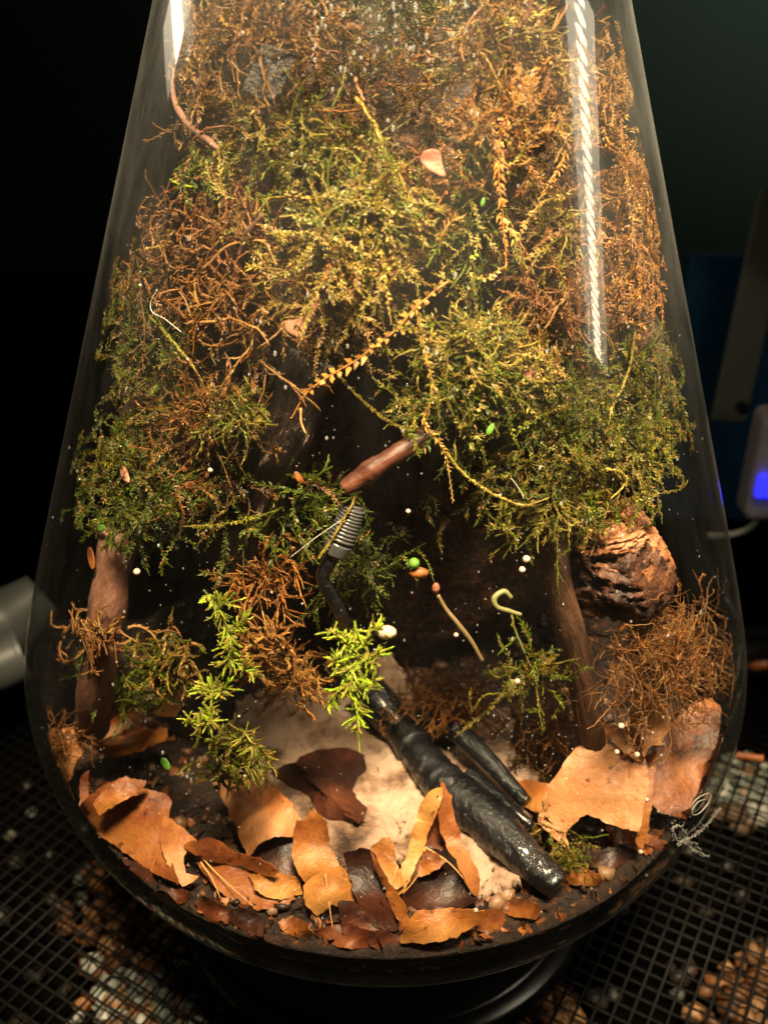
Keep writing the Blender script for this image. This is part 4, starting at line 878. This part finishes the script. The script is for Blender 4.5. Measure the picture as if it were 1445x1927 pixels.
ball('seed', 788, 1078, 1, 1.7, 'leaf_rust', 'brown seed with a green sprout above it on the glass', 'seed', None, (1.4, .8, .8))
ball('green_sprout', 779, 1060, 0, 1.35, 'green_leaf', 'bright green round sprout above the brown seed', 'sprout')
M['rootlet'] = mat_plain('rootlet', (0.17, 0.16, 0.06), 0.45); M['stalk'] = mat_plain('stalk', (0.16, 0.11, 0.045), 0.5); M['silk'] = mat_plain('silk', (0.6, 0.58, 0.52), 0.35); M['lint'] = mat_plain('lint', (0.28, 0.27, 0.25), 0.5)
def wire_thing(name, label, cat, pts, rr, mat, n=30):
    p = np.array(pts, float); C = catmull(inner(p[:, 0], p[:, 1], p[:, 2]), n)
    V, T = tube(C, np.interp(np.linspace(0, 1, n), np.linspace(0, 1, len(rr)), rr) * .001, 8, .1); mb = MB(); mb.add(V, T)
    return tag(mb.build(name, M[mat], None, True), label, cat)
wire_thing('rootlet', 'pale green C shaped rootlet on the glass', 'rootlet', [(962, 1125, 0), (948, 1113, 0), (930, 1125, 0), (935, 1142, 0), (958, 1150, 0), (980, 1157, 0)], [.55, .7, .75, .6, .6, .5], 'rootlet')
wire_thing('stalk', 'slender brown stalk with a pink tip floating before the dark hollow', 'stalk', [(824, 1120, 0), (838, 1145, 0), (858, 1170, 0), (885, 1205, 0), (908, 1245, 1)], [.45, .5, .6, .6, .5], 'stalk')
ball('pink_bud', 820, 1107, 0, 1.15, 'scrap_pink', 'pink bud above the slender brown stalk', 'bud', None, (.8, .8, 1.3))
wire_thing('silk_thread', 'white silk thread hooked on the glass at the left', 'thread', [(296, 545, -.5), (284, 570, -.5), (288, 588, -.5), (310, 600, -.4), (342, 625, 0)], [.09] * 5, 'silk')
wire_thing('silk_thread', 'fine silk thread running down from the ribbed grip to the left', 'thread', [(640, 980, 3), (590, 1015, 3), (545, 1050, 4)], [.06] * 3, 'silk')
wire_thing('silk_thread', 'short white thread at the right of the hanging gold strand', 'thread', [(962, 900, 1), (980, 925, 1), (985, 938, 1)], [.08] * 3, 'silk')
# clear droplets and damp specks, too many to count
def droplets():
    mb = MB(); V0, T0 = ICO1
    n = 2200; px = RNG.uniform(60, 1390, n); py = RNG.uniform(0, 1760, n); keep = RNG.random(n) < np.where((py < 150) & (px > 560) & (px < 900), 1.0, 0.42) ; px, py = px[keep], py[keep]
    ex = RNG.uniform(580, 900, 260); ey = np.abs(RNG.normal(0, 75, 260)); px = np.concatenate([px, ex]); py = np.concatenate([py, ey])
    ex = RNG.normal(1000, 60, 60); ey = RNG.normal(1440, 60, 60); px = np.concatenate([px, ex]); py = np.concatenate([py, ey])
    ex = RNG.uniform(1180, 1370, 70); ey = RNG.uniform(1380, 1640, 70); px = np.concatenate([px, ex]); py = np.concatenate([py, ey])
    C = CAM + front(px, py, .0033)[:, None] * ray(px, py)
    for c in C:
        if abs(math.hypot(c[0], c[1]) - (float(rad(c[2])) - .0033)) > .002: continue
        r = RNG.choice([.11, .2, .36], p=[.6, .28, .12]) * .001 * RNG.uniform(.8, 1.3); mb.add(V0 * r * np.array([1, 1, RNG.uniform(.9, 1.8)]) + c, T0)
    o = mb.build('water_droplets', M['water'], bottle, True); o['kind'] = 'stuff'
droplets()
# scuff and lint on the outside of the glass at the lower right
def outside(px, py):
    return CAM + (front(px, py, -0.0006))[:, None] * ray(np.atleast_1d(px), np.atleast_1d(py))
mb = MB()
for pts in ([(1300, 1528), (1306, 1508), (1322, 1496), (1336, 1494), (1330, 1515), (1312, 1532), (1300, 1530), (1312, 1510), (1326, 1504)], [(1318, 1528), (1334, 1508), (1338, 1495)]):
    p = np.array(pts, float); C = catmull(outside(p[:, 0], p[:, 1]), 40); V, T = tube(C, .00012, 5); mb.add(V, T)
tag(mb.build('scuff_mark', M['lint'], bottle, True))
mb = MB()
for pts in ([(1270, 1580, 0), (1265, 1560, 0), (1280, 1555, 0), (1290, 1575, 2), (1275, 1590, 3), (1300, 1585, 3), (1318, 1598, 5)], [(1280, 1585, 1), (1310, 1570, 4), (1335, 1545, 6), (1355, 1520, 7)], [(1290, 1580, 2), (1300, 1597, 4), (1330, 1610, 6)]):
    p = np.array(pts, float); B = at(p[:, 0], p[:, 1], 1.0); C0 = CAM + (front(p[:, 0], p[:, 1], -.001))[:, None] * ray(p[:, 0], p[:, 1])
    C = catmull(C0, 60) + RNG.normal(0, .00022, (60, 3)); V, T = tube(C, .00008, 4); mb.add(V, T)
    C = catmull(C0, 60) + RNG.normal(0, .0005, (60, 3)); V, T = tube(C, .00006, 4); mb.add(V, T)
tag(mb.build('lint_tangle', M['lint'], None, True), 'tangle of white lint threads stuck outside the lower right glass', 'lint')

# ------------------------------------------------------------------ stand, mesh screen, gravel
ZM = -0.04
def lathe_obj(name, prof, mat, label, cat, seg=96):
    mb = MB(); V, T = revolve(np.array(prof), seg); mb.add(V, T); return tag(mb.build(name, mat, None, True, origin=(0, 0, 0)), label, cat)
st = empty('round_stand', (0, 0, ZM), 'round black stand under the glass bottle', 'stand')
mb = MB(); V, T = revolve(np.array([[.0005, -.0005], [.066, -.0005], [.070, -.002], [.072, -.006], [.074, -.030], [.0755, -.0305]]), 128); mb.add(V, T); mb.build('body', M['stand'], st, True)
mb = MB(); V, T = revolve(np.array([[.0755, -.0306], [.0805, -.0312], [.0818, -.0325], [.0822, -.039]]), 128); mb.add(V, T); mb.build('rim', M['stand'], st, True)
scr = empty('mesh_screen', (0, 0, ZM), 'black metal mesh screen lid under the stand', 'screen')
def mesh_screen():
    V, T = tube(np.array([[0, 0, 0], [1.0, 0, 0]]),   .00055, 6); V[:, 2] *= 0.8
    me = tri_mesh('wire', V, T, M['black_metal'], None, False)
    x0, x1, y0, y1 = -.30, .36, -.16, .135; p = .0058
    for ang, dz in ((math.radians(60), .0), (math.radians(150), -.0006)):
        d = np.array([math.cos(ang), math.sin(ang)]); nrm = np.array([-d[1], d[0]])
        for k in range(-75, 76):
            o = nrm * (k + .5) * p
            lo, hi = -9, 9
            for ax, a, b in ((0, x0, x1), (1, y0, y1)):
                t1, t2 = (a - o[ax]) / d[ax], (b - o[ax]) / d[ax]; lo = max(lo, min(t1, t2)); hi = min(hi, max(t1, t2))
            if hi - lo < .01: continue
            a = o + d * lo
            w_ = link('wire', me, scr); w_.location = (a[0], a[1], dz); w_.rotation_euler = (0, 0, ang); w_.scale = (hi - lo, 1, 1)
    fr = mat_noise('screen_frame', [(0.3, (0.012, 0.012, 0.011)), (0.8, (0.03, 0.028, 0.026))], 80, 4, .3, .1)
    for yy, h, t in ((.139, .004, .006), (.150, .007, .010), (.168, .005, .006)):
        m_ = MB(); box(m_, (-.40, yy - t / 2, ZM - .006), (.46, yy + t / 2, ZM + h)); m_.build('frame_rail', fr, scr)
mesh_screen()
def gravel():
    mb = MB(); V0, T0 = ICO1
    def put(n, cx, cy, sx, sy, cols, smin, smax, z=-.05):
        for _ in range(n):
            px, py = RNG.normal(cx, sx), RNG.normal(cy, sy); P = on_z(px, py, z + RNG.uniform(-.004, .003))
            s = RNG.uniform(smin, smax); V = V0 * (1 + .22 * RNG.standard_normal((len(V0), 1))) * s * RNG.uniform(.6, 1.3, 3)
            mb.add(V + P, T0, np.array(random.choice(cols)) * RNG.uniform(.35, .85))
    tan = [(.3, .13, .045), (.2, .085, .03), (.34, .18, .075), (.13, .055, .02), (.07, .03, .012)]; grey = [(.3, .32, .28), (.4, .4, .35), (.15, .17, .14), (.22, .14, .08)]
    put(150, 265, 1735, 55, 55, tan, .003, .006); put(120, 290, 1880, 55, 40, grey + tan[:1], .003, .0055)  # paler stones are clustered to imitate pools of light on the gravel
    put(150, 1410, 1490, 45, 26, grey, .004, .006, -.048)
    put(90, 1425, 1890, 50, 50, tan[1:], .003, .006); put(40, 1040, 1900, 25, 30, tan[1:], .003, .006)
    for _ in range(120):
        px, py = RNG.uniform(0, 1445), RNG.uniform(1480, 2000); P = on_z(px, py, -.052)
        s = RNG.uniform(.002, .005); mb.add(V0 * s * RNG.uniform(.6, 1.3, 3) + P, T0, np.array(random.choice([(.012, .008, .005), (.02, .018, .016), (.008, .006, .004), (.06, .06, .05)])))
    tag(mb.build('gravel', M['gravel']), 'brown and grey gravel and bark bits beneath the mesh screen', kind='stuff')
gravel()
gm = MB(); box(gm, (-3, -1.5, -.075), (3, 3, -.056)); tag(gm.build('ground', mat_noise('ground', [(0.3, (.001, .0008, .0007)), (.8, (.003, .002, .0016))], 90, bump=.6, spec=0)), kind='structure')

# ------------------------------------------------------------------ dark room behind
wm = MB(); box(wm, (-2.5, 1.0, -.06), (2.5, 1.03, 1.6)); tag(wm.build('back_wall', mat_noise('back_wall', [(0.3, (.09, .12, .095)), (.8, (.11, .14, .11))], 3, bump=0)), kind='structure')
def obox(name, mat, px0, py0, px1, py1, dist, depth, bev, label=None, cat=None, parent=None, tilt=0):
    c = at((px0 + px1) / 2, (py0 + py1) / 2, dist); wq = abs(px1 - px0) / F * dist; hq = abs(py1 - py0) / F * dist
    o = bevel_box(name, mat, parent, c, (wq, depth, hq), bev, (0, tilt, 0))
    return tag(o, label, cat) if cat else o
obox('teal_panel', mat_noise('teal_panel', [(0.3, (.006, .08, .2)), (.8, (.01, .1, .25))], 5, rough=.5, bump=0), 1270, 500, 1640, 985, .62, .01, .002, 'dark teal blue panel standing behind the bottle at right', 'panel')
hg = empty('metal_strip', at(1415, 590, .56), 'grey upright metal strip with a round hole in front of the teal panel', 'strip')
obox('strip', mat_plain('strip_grey', (.2, .21, .18), .4), 1382, 380, 1446, 790, .56, .004, .001, parent=hg, tilt=math.radians(2))
hp = at(1396, 768, .554); mb = MB(); V, T = tube(np.array([hp + [0, -.0015, 0], hp + [0, .002, 0]]), .0032, 20); mb.add(V, T); mb.build('hole', mat_plain('hole', (.004, .004, .004), .8), hg)
dv = empty('white_device', at(1440, 880, .54), 'white plastic device with a glowing blue light at the right edge', 'device')
obox('body', mat_plain('device_white', (.4, .37, .42), .4), 1412, 770, 1530, 972, .54, .02, .005, parent=dv)
obox('blue_light', mat_plain('blue_light', (.02, .02, 1.0), .4, emit=2.2), 1424, 893, 1462, 937, .529, .004, .0018, parent=dv)
p = np.array([(1330, 1008), (1375, 1006), (1410, 992), (1432, 965)], float); C = catmull(np.stack([at(a, b, .55) for a, b in p]), 24); V, T = tube(C, .0017, 10); mb = MB(); mb.add(V, T)
tag(mb.build('power_cord', mat_plain('cord_white', (.4, .4, .38), .5), None, True), 'thin white cord curving from the white device', 'cord')
pg = empty('white_plug', at(30, 1210, .50), 'white plastic plug lying at the left edge behind the bottle', 'plug')
wp = mat_plain('plug_white', (.07, .078, .074), .45)
def prt(name, pts, dist, rr, sides=24):
    C = catmull(np.stack([at(a, b, dist) for a, b in pts]), 16); V, T = tube(C, np.interp(np.linspace(0, 1, 16), np.linspace(0, 1, len(rr)), rr), sides); mb = MB(); mb.add(V, T); mb.build(name, wp, pg, True)
prt('body', [(-40, 1200), (20, 1168), (82, 1118)], .52, [.020, .018, .012]); prt('cap', [(-30, 1265), (0, 1252), (36, 1236)], .49, [.012, .0125, .0125]); prt('collar', [(34, 1237), (44, 1233)], .49, [.0135, .0135])
lf = MB(); lf.add(np.stack([at(a, b, .5) for a, b in ((1405, 1252), (1425, 1243), (1460, 1240), (1450, 1258), (1420, 1262))]), [(0, 4, 1), (1, 4, 3), (1, 3, 2)])
o = lf.build('dry_leaf', M['leaf_rust']); mm = o.modifiers.new('thickness', 'SOLIDIFY'); mm.thickness = .0006; tag(o, 'small brown leaf outside the bottle at the right edge', 'leaf')
p = [(1385, 1422), (1410, 1424), (1436, 1428)]; C = catmull(np.stack([at(a, b, .43) for a, b in p]), 10); V, T = tube(C, .0016, 8, .2); mb = MB(); mb.add(V, T)
tag(mb.build('twig', M['leaf_pale'], None, True), 'short pale twig lying on the screen rail at right', 'twig')

# ------------------------------------------------------------------ LED strip lamp leaning beside the bottle at the upper right
me_em = mat_plain('led_bead', (1, .86, .62), .4, emit=32); me_house = mat_plain('housing', (.5, .5, .5), .4)
V, T = ICO1; mbd = tri_mesh('led', V * (.0030, .0095, .0016), T, me_em, None, True)
def led_strip(A3, B3, nb, power, label):
    A3, B3 = np.array(A3), np.array(B3)
    lamp = empty('led_strip_lamp', (A3 + B3) / 2, label, 'lamp', 'LED strip lamps beside the bottle neck')
    ax = unit(B3 - A3); tob = unit(np.array([0.0, -0.05, 0.26]) - (A3 + B3) / 2); tob = unit(tob - ax * (tob @ ax)); wid = np.cross(ax, tob)
    mb = MB(); Ls = np.linalg.norm(B3 - A3)
    bx = [A3 + ax * a + wid * b - tob * c for a in (-.004, Ls + .004) for b in (-.056, .056) for c in (.003, .011)]
    mb.add(bx, quads([(0, 1, 3, 2), (4, 6, 7, 5), (0, 4, 5, 1), (2, 3, 7, 6), (0, 2, 6, 4), (1, 5, 7, 3)])); mb.build('housing', me_house, lamp)
    rot = Matrix((tuple(ax), tuple(wid), tuple(tob))).transposed().to_quaternion()
    for k in range(nb):
        o = link('led', mbd, lamp, A3 + ax * Ls * (k + .5) / nb); o.rotation_mode = 'QUATERNION'; o.rotation_quaternion = rot
    ld = bpy.data.lights.new('led_light', 'AREA'); ld.shape = 'RECTANGLE'; ld.size = .044; ld.size_y = Ls; ld.energy = power; ld.color = (1, .86, .62); ld.spread = math.radians(130)
    lo = bpy.data.objects.new('led_light', ld); COL.objects.link(lo)
    Z = -tob; Y = ax; X = np.cross(Y, Z); mid = (A3 + B3) / 2 - tob * .002
    lo.matrix_world = Matrix(((X[0], Y[0], Z[0], mid[0]), (X[1], Y[1], Z[1], mid[1]), (X[2], Y[2], Z[2], mid[2]), (0, 0, 0, 1)))
led_strip([0.150, -0.022, 0.322], [0.330, -0.119, 0.236], 28, .16, 'slim LED strip lamp leaning at the right, mirrored as a beaded streak')
led_strip([-0.200, 0.095, 0.326], [-0.226, 0.030, 0.316], 12, .02, 'short LED strip lamp at the left of the bottle neck, mirrored as a glint')
